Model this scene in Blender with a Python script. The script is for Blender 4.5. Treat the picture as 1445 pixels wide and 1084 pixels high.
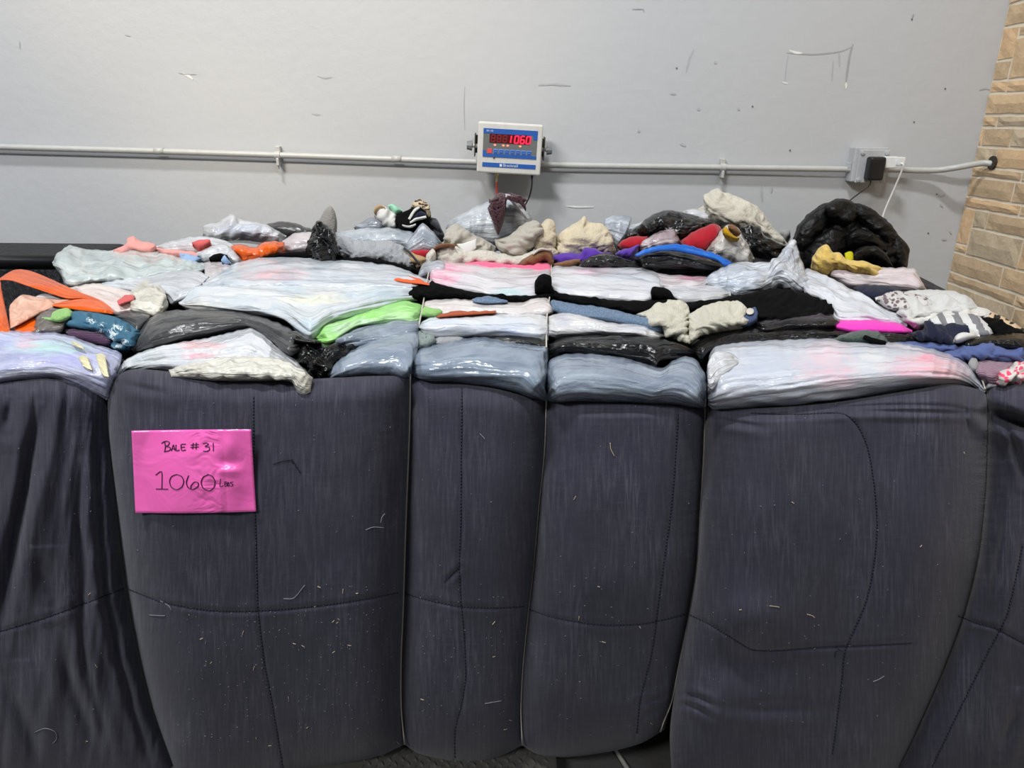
import bpy, bmesh, math, random
import numpy as np
from mathutils import Vector, Matrix, kdtree

random.seed(7)
for o in list(bpy.data.objects):
    bpy.data.objects.remove(o, do_unlink=True)
scene = bpy.context.scene
COL = scene.collection
R = math.radians

# ------------------------------------------------------------------ camera
F = 1002.0                       # focal length in pixels of the 1445 x 1084 frame
CZ = 1.97                        # camera height above the floor
PITCH, ROLL = 20.2, 0.5
cd = bpy.data.cameras.new('camera')
cd.sensor_width = 36.0
cd.lens = F / 1445.0 * 36.0
cd.clip_start = 0.05
cam = bpy.data.objects.new('camera', cd)
COL.objects.link(cam)
CM = Matrix.Rotation(R(90 - PITCH), 3, 'X') @ Matrix.Rotation(R(ROLL), 3, 'Z')
cam.matrix_world = Matrix.Translation((0, 0, CZ)) @ CM.to_4x4()
scene.camera = cam
CMN = np.array(CM)

# ------------------------------------------------------------------ world, lamps, exposure
w = bpy.data.worlds.new('room_light')
scene.world = w
w.use_nodes = True
w.node_tree.nodes['Background'].inputs[0].default_value = (0.92, 0.95, 1.0, 1)
w.node_tree.nodes['Background'].inputs[1].default_value = 0.11

def lamp(name, kind, loc, energy, color, target=None, **kw):
    l = bpy.data.lights.new(name, kind)
    l.energy = energy
    l.color = color
    for k, v in kw.items():
        setattr(l, k, v)
    o = bpy.data.objects.new(name, l)
    COL.objects.link(o)
    o.location = loc
    if target is not None:
        d = Vector(target) - Vector(loc)
        o.rotation_euler = d.to_track_quat('-Z', 'Y').to_euler()
    return o

# high-bay ceiling fixtures of the warehouse
lamp('high_bay_light', 'AREA', (-1.5, -0.45, 8.4), 390, (0.97, 0.985, 1.0), (-0.3, 1.6, 0), shape='RECTANGLE', size=1.2, size_y=0.35)
lamp('high_bay_light', 'AREA', (-3.4, -3.0, 6.2), 315, (0.98, 0.99, 1.0), (-0.6, 2.5, 1.2), shape='RECTANGLE', size=2.2, size_y=0.5)
lamp('high_bay_light', 'AREA', (2.6, -3.4, 6.2), 92, (0.86, 0.93, 1.0), (1.0, 2.5, 1.2), shape='RECTANGLE', size=2.2, size_y=0.5)
# unseen warm spots added, cones shaped to give the wall's warm patch and strip
lamp('added_warm_spot', 'SPOT', (-1.9, -0.6, 4.5), 230, (1.0, 0.78, 0.44), (-1.0, 3.05, 2.85), spot_size=R(38), spot_blend=0.85, shadow_soft_size=0.2)
lamp('added_warm_spot', 'SPOT', (-1.3, -0.6, 4.5), 62, (1.0, 0.80, 0.48), (-1.15, 3.05, 1.75), spot_size=R(13), spot_blend=0.7, shadow_soft_size=0.15)

scene.view_settings.view_transform = 'Standard'
scene.view_settings.look = 'None'
scene.view_settings.exposure = -0.05
scene.view_settings.gamma = 1.0
scene.view_settings.use_curve_mapping = False

# ------------------------------------------------------------------ numeric helpers
def ray(px, py):
    px = np.asarray(px, float); py = np.asarray(py, float)
    d = np.stack([(px - 722.5) / F, -(py - 542.0) / F, -np.ones_like(px)], -1)
    return d @ CMN.T

def at(px, py, Y):
    """world point seen at a pixel, at distance Y in front of the camera (along +Y)"""
    d = ray(px, py)
    Y = np.asarray(Y, float)
    k = Y / d[..., 1]
    p = d * k[..., None]
    p[..., 2] += CZ
    return p

def atx(px, py, X):
    d = ray(px, py)
    p = d * (X / d[..., 0])[..., None]
    p[..., 2] += CZ
    return p

# distance of the rounded top of the bale, as a function of the picture row
DK = [(300, 2.80), (330, 2.72), (346, 2.58), (369, 2.30), (403, 2.02), (447, 1.80), (490, 1.66), (530, 1.59), (560, 1.56), (600, 1.54)]
def D(py):
    return np.interp(py, [k[0] for k in DK], [k[1] for k in DK])

_rng = np.random.RandomState(3)
_perm = _rng.permutation(512)
_perm = np.concatenate([_perm, _perm])
_ang = _rng.rand(512) * 2 * np.pi
def perlin(x, y):
    x = np.asarray(x, float); y = np.asarray(y, float)
    xi = np.floor(x).astype(int); yi = np.floor(y).astype(int)
    xf = x - xi; yf = y - yi
    u = xf * xf * xf * (xf * (xf * 6 - 15) + 10); v = yf * yf * yf * (yf * (yf * 6 - 15) + 10)
    def g(ix, iy, dx, dy):
        a = _ang[_perm[(_perm[ix & 511] + iy) & 511]]
        return np.cos(a) * dx + np.sin(a) * dy
    n00 = g(xi, yi, xf, yf); n10 = g(xi + 1, yi, xf - 1, yf)
    n01 = g(xi, yi + 1, xf, yf - 1); n11 = g(xi + 1, yi + 1, xf - 1, yf - 1)
    return (n00 * (1 - u) + n10 * u) * (1 - v) + (n01 * (1 - u) + n11 * u) * v
def fbm(x, y, o=4):
    r = 0; a = 1.0
    for i in range(o):
        r = r + a * perlin(x + 17.3 * i, y - 9.1 * i); x = x * 2.03; y = y * 2.03; a *= .5
    return r
def ridged(x, y, o=3):
    r = 0; a = 1.0
    for i in range(o):
        r = r + a * (1 - 2.2 * np.abs(perlin(x + 31.7 * i, y + 7.7 * i))); x = x * 1.97; y = y * 1.97; a *= .5
    return r / 1.75

def spline(pts, n, smooth=True):
    p = np.array(pts, float)
    if len(p) > 2 and smooth:
        q = np.vstack([2 * p[0] - p[1], p, 2 * p[-1] - p[-2]])
        out = []
        for i in range(len(p) - 1):
            a, b, c, d = q[i], q[i + 1], q[i + 2], q[i + 3]
            t = np.linspace(0, 1, 12, endpoint=False)[:, None]
            h = .5 * (2 * b + (c - a) * t + (2 * a - 5 * b + 4 * c - d) * t ** 2 + (3 * b - a - 3 * c + d) * t ** 3)
            lin = b + (c - b) * t
            out.append(.75 * h + .25 * lin)
        p = np.vstack(out + [p[-1:]])
    L = np.concatenate([[0], np.cumsum(np.hypot(*np.diff(p, axis=0).T))])
    s = np.linspace(0, L[-1], n) if np.isscalar(n) else np.asarray(n) * L[-1]
    return np.stack([np.interp(s, L, p[:, 0]), np.interp(s, L, p[:, 1])], -1)

# ------------------------------------------------------------------ object helpers
def link(name, me, mat=None, parent=None):
    o = bpy.data.objects.new(name, me)
    COL.objects.link(o)
    if mat is not None and me is not None and not me.materials:
        me.materials.append(mat)
    if parent is not None:
        o.parent = parent
        o.matrix_parent_inverse = parent.matrix_world.inverted() if parent.type != 'EMPTY' or True else Matrix()
    return o

def tag(o, label, cat, group=None):
    o['label'] = label
    o['category'] = cat
    if group:
        o['group'] = group
    return o

def struct(o, label=None):
    o['kind'] = 'structure'
    if label:
        o['label'] = label
    return o

def mesh_from(name, verts, faces, smooth=False, uv=None, flow=None):
    me = bpy.data.meshes.new(name)
    me.from_pydata([tuple(v) for v in verts], [], [tuple(f) for f in faces])
    if uv is not None:
        l = me.uv_layers.new(name='UVMap')
        vi = np.empty(len(me.loops), dtype=np.int32)
        me.loops.foreach_get('vertex_index', vi)
        l.data.foreach_set('uv', np.asarray(uv, dtype=np.float32)[vi].ravel())
    if flow is not None:
        l = me.uv_layers.new(name='Flow')
        l.data.foreach_set('uv', np.asarray(flow, dtype=np.float32)[vi].ravel())
    if smooth:
        me.polygons.foreach_set('use_smooth', np.ones(len(me.polygons), dtype=bool))
    me.update()
    return me

def bm_mesh(name, bm, smooth=False):
    me = bpy.data.meshes.new(name)
    bm.normal_update()
    bm.to_mesh(me); bm.free()
    if smooth:
        me.polygons.foreach_set('use_smooth', np.ones(len(me.polygons), dtype=bool))
    return me

def box_bm(bm, c, s, bevel=0.0, seg=2, M=None):
    r = bmesh.ops.create_cube(bm, size=1.0)
    vs = r['verts']
    bmesh.ops.scale(bm, vec=s, verts=vs)
    bmesh.ops.translate(bm, vec=c, verts=vs)
    if bevel > 0:
        es = list({e for v in vs for e in v.link_edges})
        r2 = bmesh.ops.bevel(bm, geom=es, offset=bevel, segments=seg, profile=.5, affect='EDGES')
        vs = list({v for v in r2['verts']} | {v for v in vs if v.is_valid})
    if M is not None:
        bmesh.ops.transform(bm, matrix=M, verts=[v for v in vs if v.is_valid])
    return vs

def box(name, c, s, mat, parent=None, bevel=0.0, seg=2):
    bm = bmesh.new()
    box_bm(bm, c, s, bevel, seg)
    return link(name, bm_mesh(name, bm), mat, parent)

def cyl_bm(bm, a, b, r1, r2=None, seg=16):
    a = Vector(a); b = Vector(b)
    d = b - a
    M = Matrix.Translation((a + b) / 2) @ d.to_track_quat('Z', 'Y').to_matrix().to_4x4()
    bmesh.ops.create_cone(bm, cap_ends=True, segments=seg, radius1=r1, radius2=r1 if r2 is None else r2, depth=d.length, matrix=M)

def cyl(name, a, b, r, mat, parent=None, r2=None, seg=16):
    bm = bmesh.new()
    cyl_bm(bm, a, b, r, r2, seg)
    me = bm_mesh(name, bm)
    for p in me.polygons:
        p.use_smooth = len(p.vertices) == 4
    return link(name, me, mat, parent)

def tube_data(pts, r, seg=8, flat=None):
    """vertices and faces of a tube along world points"""
    P = np.array(pts, float)
    n = len(P)
    T = np.gradient(P, axis=0)
    T /= np.linalg.norm(T, axis=1)[:, None] + 1e-12
    ref = np.array([0.0, 0.0, 1.0]) if abs(T[0][2]) < .9 else np.array([1.0, 0, 0])
    V = []
    for i in range(n):
        u = ref - T[i] * (ref @ T[i]); u /= np.linalg.norm(u) + 1e-12
        v = np.cross(T[i], u)
        ref = u
        for k in range(seg):
            a = 2 * math.pi * k / seg
            V.append(P[i] + r * (math.cos(a) * u + math.sin(a) * v))
    Fc = []
    for i in range(n - 1):
        for k in range(seg):
            Fc.append((i * seg + k, i * seg + (k + 1) % seg, (i + 1) * seg + (k + 1) % seg, (i + 1) * seg + k))
    Fc.append(tuple(range(seg - 1, -1, -1)))
    Fc.append(tuple((n - 1) * seg + k for k in range(seg)))
    return V, Fc

def tube(name, pts, r, mat, parent=None, seg=10):
    V, Fc = tube_data(pts, r, seg)
    return link(name, mesh_from(name, V, Fc, True), mat, parent)

def spline3(pts, n=40):
    p = np.array(pts, float)
    q = np.vstack([2 * p[0] - p[1], p, 2 * p[-1] - p[-2]])
    out = []
    for i in range(len(p) - 1):
        a, b, c, d = q[i], q[i + 1], q[i + 2], q[i + 3]
        t = np.linspace(0, 1, max(2, n // (len(p) - 1)), endpoint=False)[:, None]
        out.append(.5 * (2 * b + (c - a) * t + (2 * a - 5 * b + 4 * c - d) * t ** 2 + (3 * b - a - 3 * c + d) * t ** 3))
    return np.vstack(out + [p[-1:]])

# ------------------------------------------------------------------ materials
def srgb(r, g, b):
    f = lambda c: (c / 255 / 12.92) if c / 255 <= .04045 else ((c / 255 + .055) / 1.055) ** 2.4
    return (f(r), f(g), f(b), 1.0)

class NT:
    def __init__(self, name):
        self.m = bpy.data.materials.new(name)
        self.m.use_nodes = True
        self.t = self.m.node_tree
        self.b = self.t.nodes['Principled BSDF']
        self.out = self.t.nodes['Material Output']
    def n(self, typ, **kw):
        x = self.t.nodes.new(typ)
        for k, v in kw.items():
            if k.startswith('i_'):
                x.inputs[k[2:].replace('_', ' ')].default_value = v
            else:
                setattr(x, k, v)
        return x
    def l(self, a, b):
        self.t.links.new(a, b)
    def uv(self):
        if not hasattr(self, '_uv'):
            self._uv = self.n('ShaderNodeUVMap', uv_map='UVMap').outputs[0]
        return self._uv
    def obj(self):
        if not hasattr(self, '_ob'):
            self._ob = self.n('ShaderNodeTexCoord').outputs['Object']
        return self._ob
    def map(self, src, scale=(1, 1, 1), loc=(0, 0, 0), rot=(0, 0, 0)):
        m = self.n('ShaderNodeMapping')
        m.inputs['Scale'].default_value = scale
        m.inputs['Location'].default_value = loc
        m.inputs['Rotation'].default_value = rot
        self.l(src, m.inputs['Vector'])
        return m.outputs[0]
    def noise(self, vec, scale, detail=3, rough=.5, dist=0.0):
        x = self.n('ShaderNodeTexNoise')
        x.inputs['Scale'].default_value = scale
        x.inputs['Detail'].default_value = detail
        x.inputs['Roughness'].default_value = rough
        x.inputs['Distortion'].default_value = dist
        self.l(vec, x.inputs['Vector'])
        return x.outputs['Fac']
    def ramp(self, fac, stops, interp='LINEAR'):
        x = self.n('ShaderNodeValToRGB')
        x.color_ramp.interpolation = interp
        e = x.color_ramp.elements
        while len(e) < len(stops):
            e.new(.5)
        for i, (p, c) in enumerate(stops):
            e[i].position = p
            e[i].color = c if hasattr(c, '__len__') else (c, c, c, 1)
        self.l(fac, x.inputs[0])
        return x.outputs[0]
    def mix(self, fac, a, b, mode='MIX'):
        x = self.n('ShaderNodeMix', data_type='RGBA', blend_type=mode)
        for s, v in ((x.inputs[0], fac), (x.inputs[6], a), (x.inputs[7], b)):
            if hasattr(v, 'is_output') or isinstance(v, bpy.types.NodeSocket):
                self.l(v, s)
            else:
                s.default_value = v
        return x.outputs[2]
    def math(self, op, a, b=None, c=None):
        x = self.n('ShaderNodeMath', operation=op)
        for s, v in zip(x.inputs, (a, b, c)):
            if v is None:
                continue
            if isinstance(v, bpy.types.NodeSocket):
                self.l(v, s)
            else:
                s.default_value = v
        return x.outputs[0]
    def bump(self, h, strength=.3, dist=.01, prev=None):
        x = self.n('ShaderNodeBump')
        x.inputs['Strength'].default_value = strength
        x.inputs['Distance'].default_value = dist
        self.l(h, x.inputs['Height'])
        if prev is not None:
            self.l(prev, x.inputs['Normal'])
        return x.outputs[0]
    def blot(self, px, py, rx, ry, k=.0):
        """soft spot in UV (units of 100 px)"""
        m = self.map(self.uv(), (100 / rx, 100 / ry, 1), (-px / rx, -py / ry, 0))
        if k:
            nz = self.n('ShaderNodeTexNoise'); nz.inputs['Scale'].default_value = 3.0
            self.l(m, nz.inputs['Vector'])
            v = self.n('ShaderNodeVectorMath', operation='ADD')
            s = self.n('ShaderNodeVectorMath', operation='SCALE'); s.inputs['Scale'].default_value = k
            sub = self.n('ShaderNodeVectorMath', operation='SUBTRACT'); sub.inputs[1].default_value = (.5, .5, .5)
            self.l(nz.outputs['Color'], sub.inputs[0]); self.l(sub.outputs[0], s.inputs[0])
            self.l(m, v.inputs[0]); self.l(s.outputs[0], v.inputs[1])
            m = v.outputs[0]
        ln = self.n('ShaderNodeVectorMath', operation='LENGTH')
        sep = self.n('ShaderNodeSeparateXYZ'); self.l(m, sep.inputs[0])
        cmb = self.n('ShaderNodeCombineXYZ'); self.l(sep.outputs[0], cmb.inputs[0]); self.l(sep.outputs[1], cmb.inputs[1])
        self.l(cmb.outputs[0], ln.inputs[0])
        return self.ramp(ln.outputs['Value'], [(0, 1.0), (.3, .8), (1.0, 0.0)], 'EASE')
    def set(self, color=None, rough=None, normal=None, **kw):
        def put(s, v):
            if isinstance(v, bpy.types.NodeSocket):
                self.l(v, self.b.inputs[s])
            else:
                self.b.inputs[s].default_value = v
        if color is not None: put('Base Color', color)
        if rough is not None: put('Roughness', rough)
        if normal is not None: put('Normal', normal)
        for k, v in kw.items():
            put(k, v)
        return self.m

def plain(name, col, rough=.5, metal=0.0, **kw):
    t = NT(name)
    nz = t.noise(t.obj(), 40, 4)
    c = t.mix(nz, tuple(x * .86 for x in col[:3]) + (1,), tuple(min(1, x * 1.1) for x in col[:3]) + (1,))
    return t.set(c, rough, None, Metallic=metal, **kw)

def film(name, base, blots=(), dark=None, wrinkle=1.0, rough=.18, streak=(6, 70), alpha=1.0, vary=None, angle=0.0, spec=.5):
    """thin plastic bag pulled over what is packed in it"""
    t = NT(name)
    uv = t.uv()
    d = dark or tuple(c * .72 for c in base[:3]) + (1,)
    n1 = t.noise(t.map(uv, (1.3, 3.2, 1), rot=(0, 0, angle)), 1.6, 4, .55, .6)
    c = t.mix(t.ramp(n1, [(.36, 0.0), (.66, 1.0)]), d, base)
    if vary:
        for i, (col, th) in enumerate(vary):
            n2 = t.noise(t.map(uv, (1, 2.2, 1), (i * 7.7 + 3.1, i * 3.3, 0)), 1.7, 2, .5, .8)
            c = t.mix(t.ramp(n2, [(th, 0.0), (th + .1, 1.0)]), c, col)
    for (px, py, rx, ry, col, k) in blots:
        b = t.blot(px, py, rx * 1.25, ry * 1.25, 1.1)
        b = t.math('MULTIPLY', b, t.ramp(t.noise(t.map(uv, (2.2, 11, 1), (px, py, 0), (0, 0, angle)), 1.0, 3, .6, .5), [(.33, .25), (.6, 1.15)]))
        c = t.mix(t.math('MULTIPLY', b, k), c, col)
    fl = t.n('ShaderNodeUVMap', uv_map='Flow').outputs[0]
    fl = t.map(fl, (1, 1, 1), (len(name) * 1.7, len(name) * .9, 0), (0, 0, angle * .35))
    st = t.noise(t.map(fl, (.6, 9.0, 1)), 1.0, 2, .5, .9)
    # stretched white lines of the film
    fine = t.noise(t.map(fl, (1.4, 26.0, 1)), 1.0, 3, .6, .5)
    hi = tuple(min(1, x * 1.22 + .04) for x in base[:3]) + (1,)
    c = t.mix(t.ramp(st, [(.55, 0.0), (.72, .40)]), c, hi)
    c = t.mix(t.ramp(fine, [(.52, 0.0), (.70, .28)]), c, hi)
    ln1 = t.math('ABSOLUTE', t.math('SUBTRACT', t.noise(t.map(fl, (1.1, 10.0, 1), (1.7, 2.3, 0)), 1.0, 2, .5, .8), .5))
    ln3 = t.math('ABSOLUTE', t.math('SUBTRACT', t.noise(t.map(uv, (4.0, 8.0, 1), (9.7, 7.3, 0), (0, 0, angle + .6)), 1.0, 2, .5, .8), .5))
    nb = t.bump(st, .30 * wrinkle, .03)
    nb = t.bump(ln1, .34 * wrinkle, .024, nb)
    nb = t.bump(fine, .20 * wrinkle, .010, nb)
    nb = t.bump(ln3, .22 * wrinkle, .016, nb)
    m = t.set(c, rough, nb)
    t.b.inputs['Specular IOR Level'].default_value = spec
    if alpha < 1:
        t.b.inputs['Alpha'].default_value = alpha
    return m

def cloth(name, col, rough=.85, bump='weave', var=.18, sheen=.15, scale=1.0, col2=None, th=.5):
    t = NT(name)
    uv = t.uv()
    n1 = t.noise(uv, 4.0 * scale, 4, .6)
    a = tuple(c * (1 - var) for c in col[:3]) + (1,)
    b = tuple(min(1, c * (1 + var)) for c in col[:3]) + (1,)
    c = t.mix(n1, a, b)
    if col2 is not None:
        n2 = t.noise(t.map(uv, (1, 1, 1), (3, 5, 0)), 9 * scale, 2)
        c = t.mix(t.ramp(n2, [(th, 0.0), (th + .06, 1.0)]), c, col2)
    if bump == 'weave':
        h = t.noise(t.map(uv, (1, 1, 1)), 70 * scale, 2); nb = t.bump(h, .25, .004)
    elif bump == 'fuzz':
        h = t.noise(uv, 38 * scale, 4, .7); nb = t.bump(h, .8, .012)
    elif bump == 'knit':
        x = t.n('ShaderNodeTexWave', wave_type='BANDS', bands_direction='Y'); x.inputs['Scale'].default_value = 14 * scale
        x.inputs['Distortion'].default_value = 3.0; x.inputs['Detail'].default_value = 2
        t.l(uv, x.inputs['Vector']); nb = t.bump(x.outputs['Fac'], .5, .008)
        c = t.mix(t.ramp(x.outputs['Fac'], [(.1, .35), (.5, 0.0)]), c, tuple(q * .35 for q in col[:3]) + (1,))
    else:
        h = t.noise(uv, 12 * scale, 3); nb = t.bump(h, .3, .01)
    m = t.set(c, rough, nb)
    t.b.inputs['Sheen Weight'].default_value = sheen
    t.b.inputs['Specular IOR Level'].default_value = .25
    return m

WHITE = srgb(210, 211, 214); CREAMW = srgb(214, 210, 197); GREYB = srgb(140, 151, 165)
PINK = srgb(232, 150, 170)
# ================================================================== THE ROOM
WY = 3.05            # back wall
SX = 1.884           # stone wall

def wall_paint():
    t = NT('grey_wall_paint')
    o = t.obj()
    n1 = t.noise(o, 1.2, 4, .6)
    c = t.mix(n1, srgb(189, 191, 194), srgb(196, 197, 198))
    n2 = t.noise(t.map(o, (1, 1, 1), (4, 1, 9)), 6, 6, .65)
    c = t.mix(t.ramp(n2, [(.62, 0.0), (.8, .22)]), c, srgb(178, 180, 183))
    h = t.noise(o, 18, 5, .6)
    h2 = t.noise(t.map(o, (1, 1, 3)), 140, 2)
    nb = t.bump(h, .10, .02)
    nb = t.bump(h2, .05, .004, nb)
    return t.set(c, .55, nb)
M_WALL = wall_paint()

struct(box('wall_back', ((-4.2 + SX) / 2, WY + .06, 2.1), (SX + 4.2, .12, 4.2), M_WALL), 'pale grey painted wall behind the pile')
WALL = bpy.data.objects['wall_back']

M_SCUFF = plain('scuff_grey', srgb(166, 167, 169), .7)
M_SCUFFL = plain('scuff_faint', srgb(180, 181, 183), .7)
M_CHIP = plain('paint_chip_white', srgb(236, 236, 230), .6)
M_DARKMARK = plain('nail_hole_dark', srgb(104, 100, 98), .8)
MK = [0]
def mark(name, pts, wpx, mat, prof=None):
    """irregular flat dab on the wall surface along picture points"""
    q = spline(pts, max(6, len(pts) * 5))
    n = len(q)
    wd = wpx * (.35 + .65 * np.sin(np.linspace(.15, math.pi - .15, n))) * (1 + .5 * perlin(np.arange(n) * .7 + pts[0][0], np.full(n, pts[0][1] * .37)))
    tg = np.gradient(q, axis=0); tg /= np.linalg.norm(tg, axis=1)[:, None] + 1e-9
    nn = np.stack([-tg[:, 1], tg[:, 0]], -1)
    a = q + nn * wd[:, None] / 2; b = q - nn * wd[:, None] / 2
    MK[0] += 1
    yy = np.full(n, WY - .0005 - .00006 * MK[0])
    V = np.vstack([at(a[:, 0], a[:, 1], yy), at(b[:, 0], b[:, 1], yy)])
    Fc = [(i, i + 1, n + i + 1, n + i) for i in range(n - 1)]
    return link(name, mesh_from(name, V, Fc), mat, WALL)
mark('scuff_mark', [(656, 122), (655, 150), (656, 184)], 1.4, M_SCUFF)
mark('scuff_mark', [(979, 70), (973, 84), (968, 103)], 3.0, M_SCUFFL)
mark('scuff_mark', [(972, 88), (969, 98)], 3.5, M_SCUFFL)
mark('scuff_mark', [(1110, 75), (1150, 77), (1185, 73), (1203, 66)], 2.2, M_SCUFF)
mark('scuff_mark', [(1112, 78), (1109, 100), (1108, 116)], 1.6, M_SCUFFL)
mark('scuff_mark', [(1204, 62), (1199, 80), (1193, 122)], 3.4, M_SCUFF)
mark('scuff_mark', [(1184, 72), (1185, 94)], 3.0, M_SCUFFL)
mark('scuff_mark', [(1176, 85), (1174, 115)], 2.2, M_SCUFFL)
mark('paint_chip', [(1114, 71), (1122, 74), (1132, 75)], 3.2, M_CHIP)
mark('paint_chip', [(1104, 116), (1112, 118)], 2.4, M_CHIP)
mark('paint_chip', [(1194, 116), (1194, 125)], 3.0, M_CHIP)
mark('paint_chip', [(258, 104), (266, 107), (272, 112)], 3.4, M_CHIP)
mark('scuff_mark', [(252, 103), (262, 105), (277, 105)], 1.5, M_SCUFF)
mark('scuff_mark', [(448, 107), (458, 110), (468, 109)], 2.4, M_SCUFFL)
mark('scuff_mark', [(440, 161), (452, 162)], 2.4, M_SCUFFL)
mark('scuff_mark', [(176, 49), (184, 51)], 1.6, M_SCUFFL)
mark('scuff_mark', [(27, 58), (28, 68)], 1.6, M_SCUFFL)
mark('scuff_mark', [(760, 120), (782, 119), (805, 121)], 2.8, M_SCUFFL)
mark('scuff_mark', [(892, 13), (908, 13), (908, 17)], 1.4, M_SCUFF)
mark('scuff_mark', [(1009, 86), (1010, 90)], 4.5, M_SCUFFL)
mark('scuff_mark', [(946, 132), (954, 133)], 3.0, M_SCUFFL)
mark('scuff_mark', [(1042, 152), (1043, 156)], 4.0, M_SCUFFL)
mark('scuff_mark', [(985, 152), (987, 156)], 4.0, M_SCUFFL)
mark('scuff_mark', [(960, 203), (968, 206)], 3.5, M_SCUFFL)
mark('scuff_mark', [(900, 184), (903, 186)], 4.0, M_SCUFFL)
mark('scuff_mark', [(1287, 25), (1290, 20)], 2.0, M_SCUFF)
mark('scuff_mark', [(1382, 127), (1390, 125), (1397, 126)], 1.6, M_SCUFFL)
for x, y in [(1290, 172), (1334, 125), (1287, 27), (955, 96), (1310, 329), (1322, 274), (1062, 150), (1115, 212)]:
    mark('nail_hole', [(x - 1.2, y), (x + 1.2, y + .3)], 2.2, M_DARKMARK)
mark('bare_plaster_strip', [(799, 291), (815, 292), (828, 292), (838, 292)], 2.6, M_CHIP)
for a in ([(1075, 262), (1075, 274), (1076, 284)], [(1090, 264), (1088, 272)], [(1323, 273), (1327, 277), (1334, 275)], [(1327, 288), (1331, 292)], [(1340, 326), (1343, 330)], [(1329, 338), (1336, 338)]):
    mark('scuff_mark', a, 2.4, M_SCUFFL)

# ---- stone-faced side wall: every block a piece of its own
def stone_mat(name, a, b):
    t = NT(name)
    o = t.obj()
    n1 = t.noise(o, 14, 5, .65, .6)
    c = t.mix(t.ramp(n1, [(.3, 0.0), (.7, 1.0)]), a, b)
    n2 = t.noise(t.map(o, (1, 1, 1), (5, 5, 5)), 45, 4, .7, 1.5)
    c = t.mix(t.ramp(n2, [(.55, 0.0), (.7, .35)]), c, tuple(x * .62 for x in a[:3]) + (1,))
    h = t.noise(t.map(o, (1, 1, 1.4)), 22, 6, .7, 1.0)
    return t.set(c, .85, t.bump(h, .40, .012))
ST = [stone_mat('stone_tan', srgb(204, 174, 136), srgb(224, 196, 158)),
      stone_mat('stone_brown', srgb(188, 162, 130), srgb(212, 186, 150)),
      stone_mat('stone_peach', srgb(212, 176, 134), srgb(226, 194, 154)),
      stone_mat('stone_grey', srgb(188, 168, 140), srgb(214, 196, 166))]
M_MORTAR = plain('mortar', srgb(226, 216, 196), .9)
sw = struct(box('wall_right', (SX + .081, 1.55, 2.1), (.160, 3.0 + .12, 4.2), M_MORTAR), 'side wall faced with tan stone blocks')
def zc(py):      # height at which a course meets the corner
    t = (py - 228) / (400 - 228.0)
    return float(at(1374 + (1338 - 1374) * t, py, WY)[2])
def yj(px, py):
    return float(atx(np.float64(px), np.float64(py), SX)[1])
rs = random.Random(4)
def block(z0, z1, y0, y1, k):
    """y0 far end, y1 near end"""
    g = .0045
    h = z1 - z0 - 2 * g; l = y0 - y1 - 2 * g
    if h <= .004 or l <= .004:
        return
    dpt = .010 + rs.random() * .003
    bm = bmesh.new()
    nx, nz = max(2, int(l / .045)), max(2, int(h / .035))
    V = []
    for face in (0, 1):
        for i in range(nx + 1):
            for j in range(nz + 1):
                yy = y1 + g + l * i / nx; zz = z0 + g + h * j / nz
                edge = i in (0, nx) or j in (0, nz)
                jy = (rs.random() - .5) * .005 if edge else (rs.random() - .5) * .02
                x = SX + .006 if face else SX + .006 - dpt * (.62 if edge else 1) - rs.random() * .0018
                V.append(bm.verts.new((x, yy + (jy if not face else 0), zz + ((rs.random() - .5) * .004 if not face else 0))))
    n = (nx + 1) * (nz + 1)
    for i in range(nx):
        for j in range(nz):
            a = i * (nz + 1) + j
            bm.faces.new((V[a], V[a + 1], V[a + nz + 2], V[a + nz + 1]))
    rim = [i * (nz + 1) for i in range(nx)] + [nx * (nz + 1) + j for j in range(nz)] + [i * (nz + 1) + nz for i in range(nx, 0, -1)] + [j for j in range(nz, 0, -1)]
    for a, b in zip(rim, rim[1:] + rim[:1]):
        bm.faces.new((V[a], V[b], V[n + b], V[n + a]))
    bmesh.ops.recalc_face_normals(bm, faces=bm.faces)
    link('stone_block', bm_mesh('stone_block', bm), ST[k % 4], sw)
# courses seen in the picture: (row at corner top, bottom, [joint px at middle row])
rows = [(-95, -52, [1440]), (-50, -32, []), (-30, 6, []), (7, 39, []), (115, 132, [1420]), (133, 162, []), (163.5, 179, [1407]), (180, 206, [1387, 1427]), (207, 234, [1406]),
        (235, 248, [1443]), (249, 276, [1431]), (277, 291, []), (355, 382, [1418]), (383, 397, [1440]), (398, 428, [1373, 1437]), (429, 452, [1400]), (453, 480, [1390])]
NEAR = 1.2
for top, bot, js in rows:
    z1, z0 = zc(top), zc(bot)
    ys = [WY - .002] + [yj(j, (top + bot) / 2 + (j - 1390) * .1) for j in js]
    y = ys[-1]
    while y > NEAR:
        y -= rs.choice([.18, .26, .34, .4])
        ys.append(y)
    for a, b in zip(ys, ys[1:]):
        block(z0, z1, a, b, rs.randrange(4))
def fill(z0, z1, y):
    while y > NEAR:
        y2 = y - rs.choice([.2, .28, .36]); block(z0, z1, y, y2, rs.randrange(4)); y = y2
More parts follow.
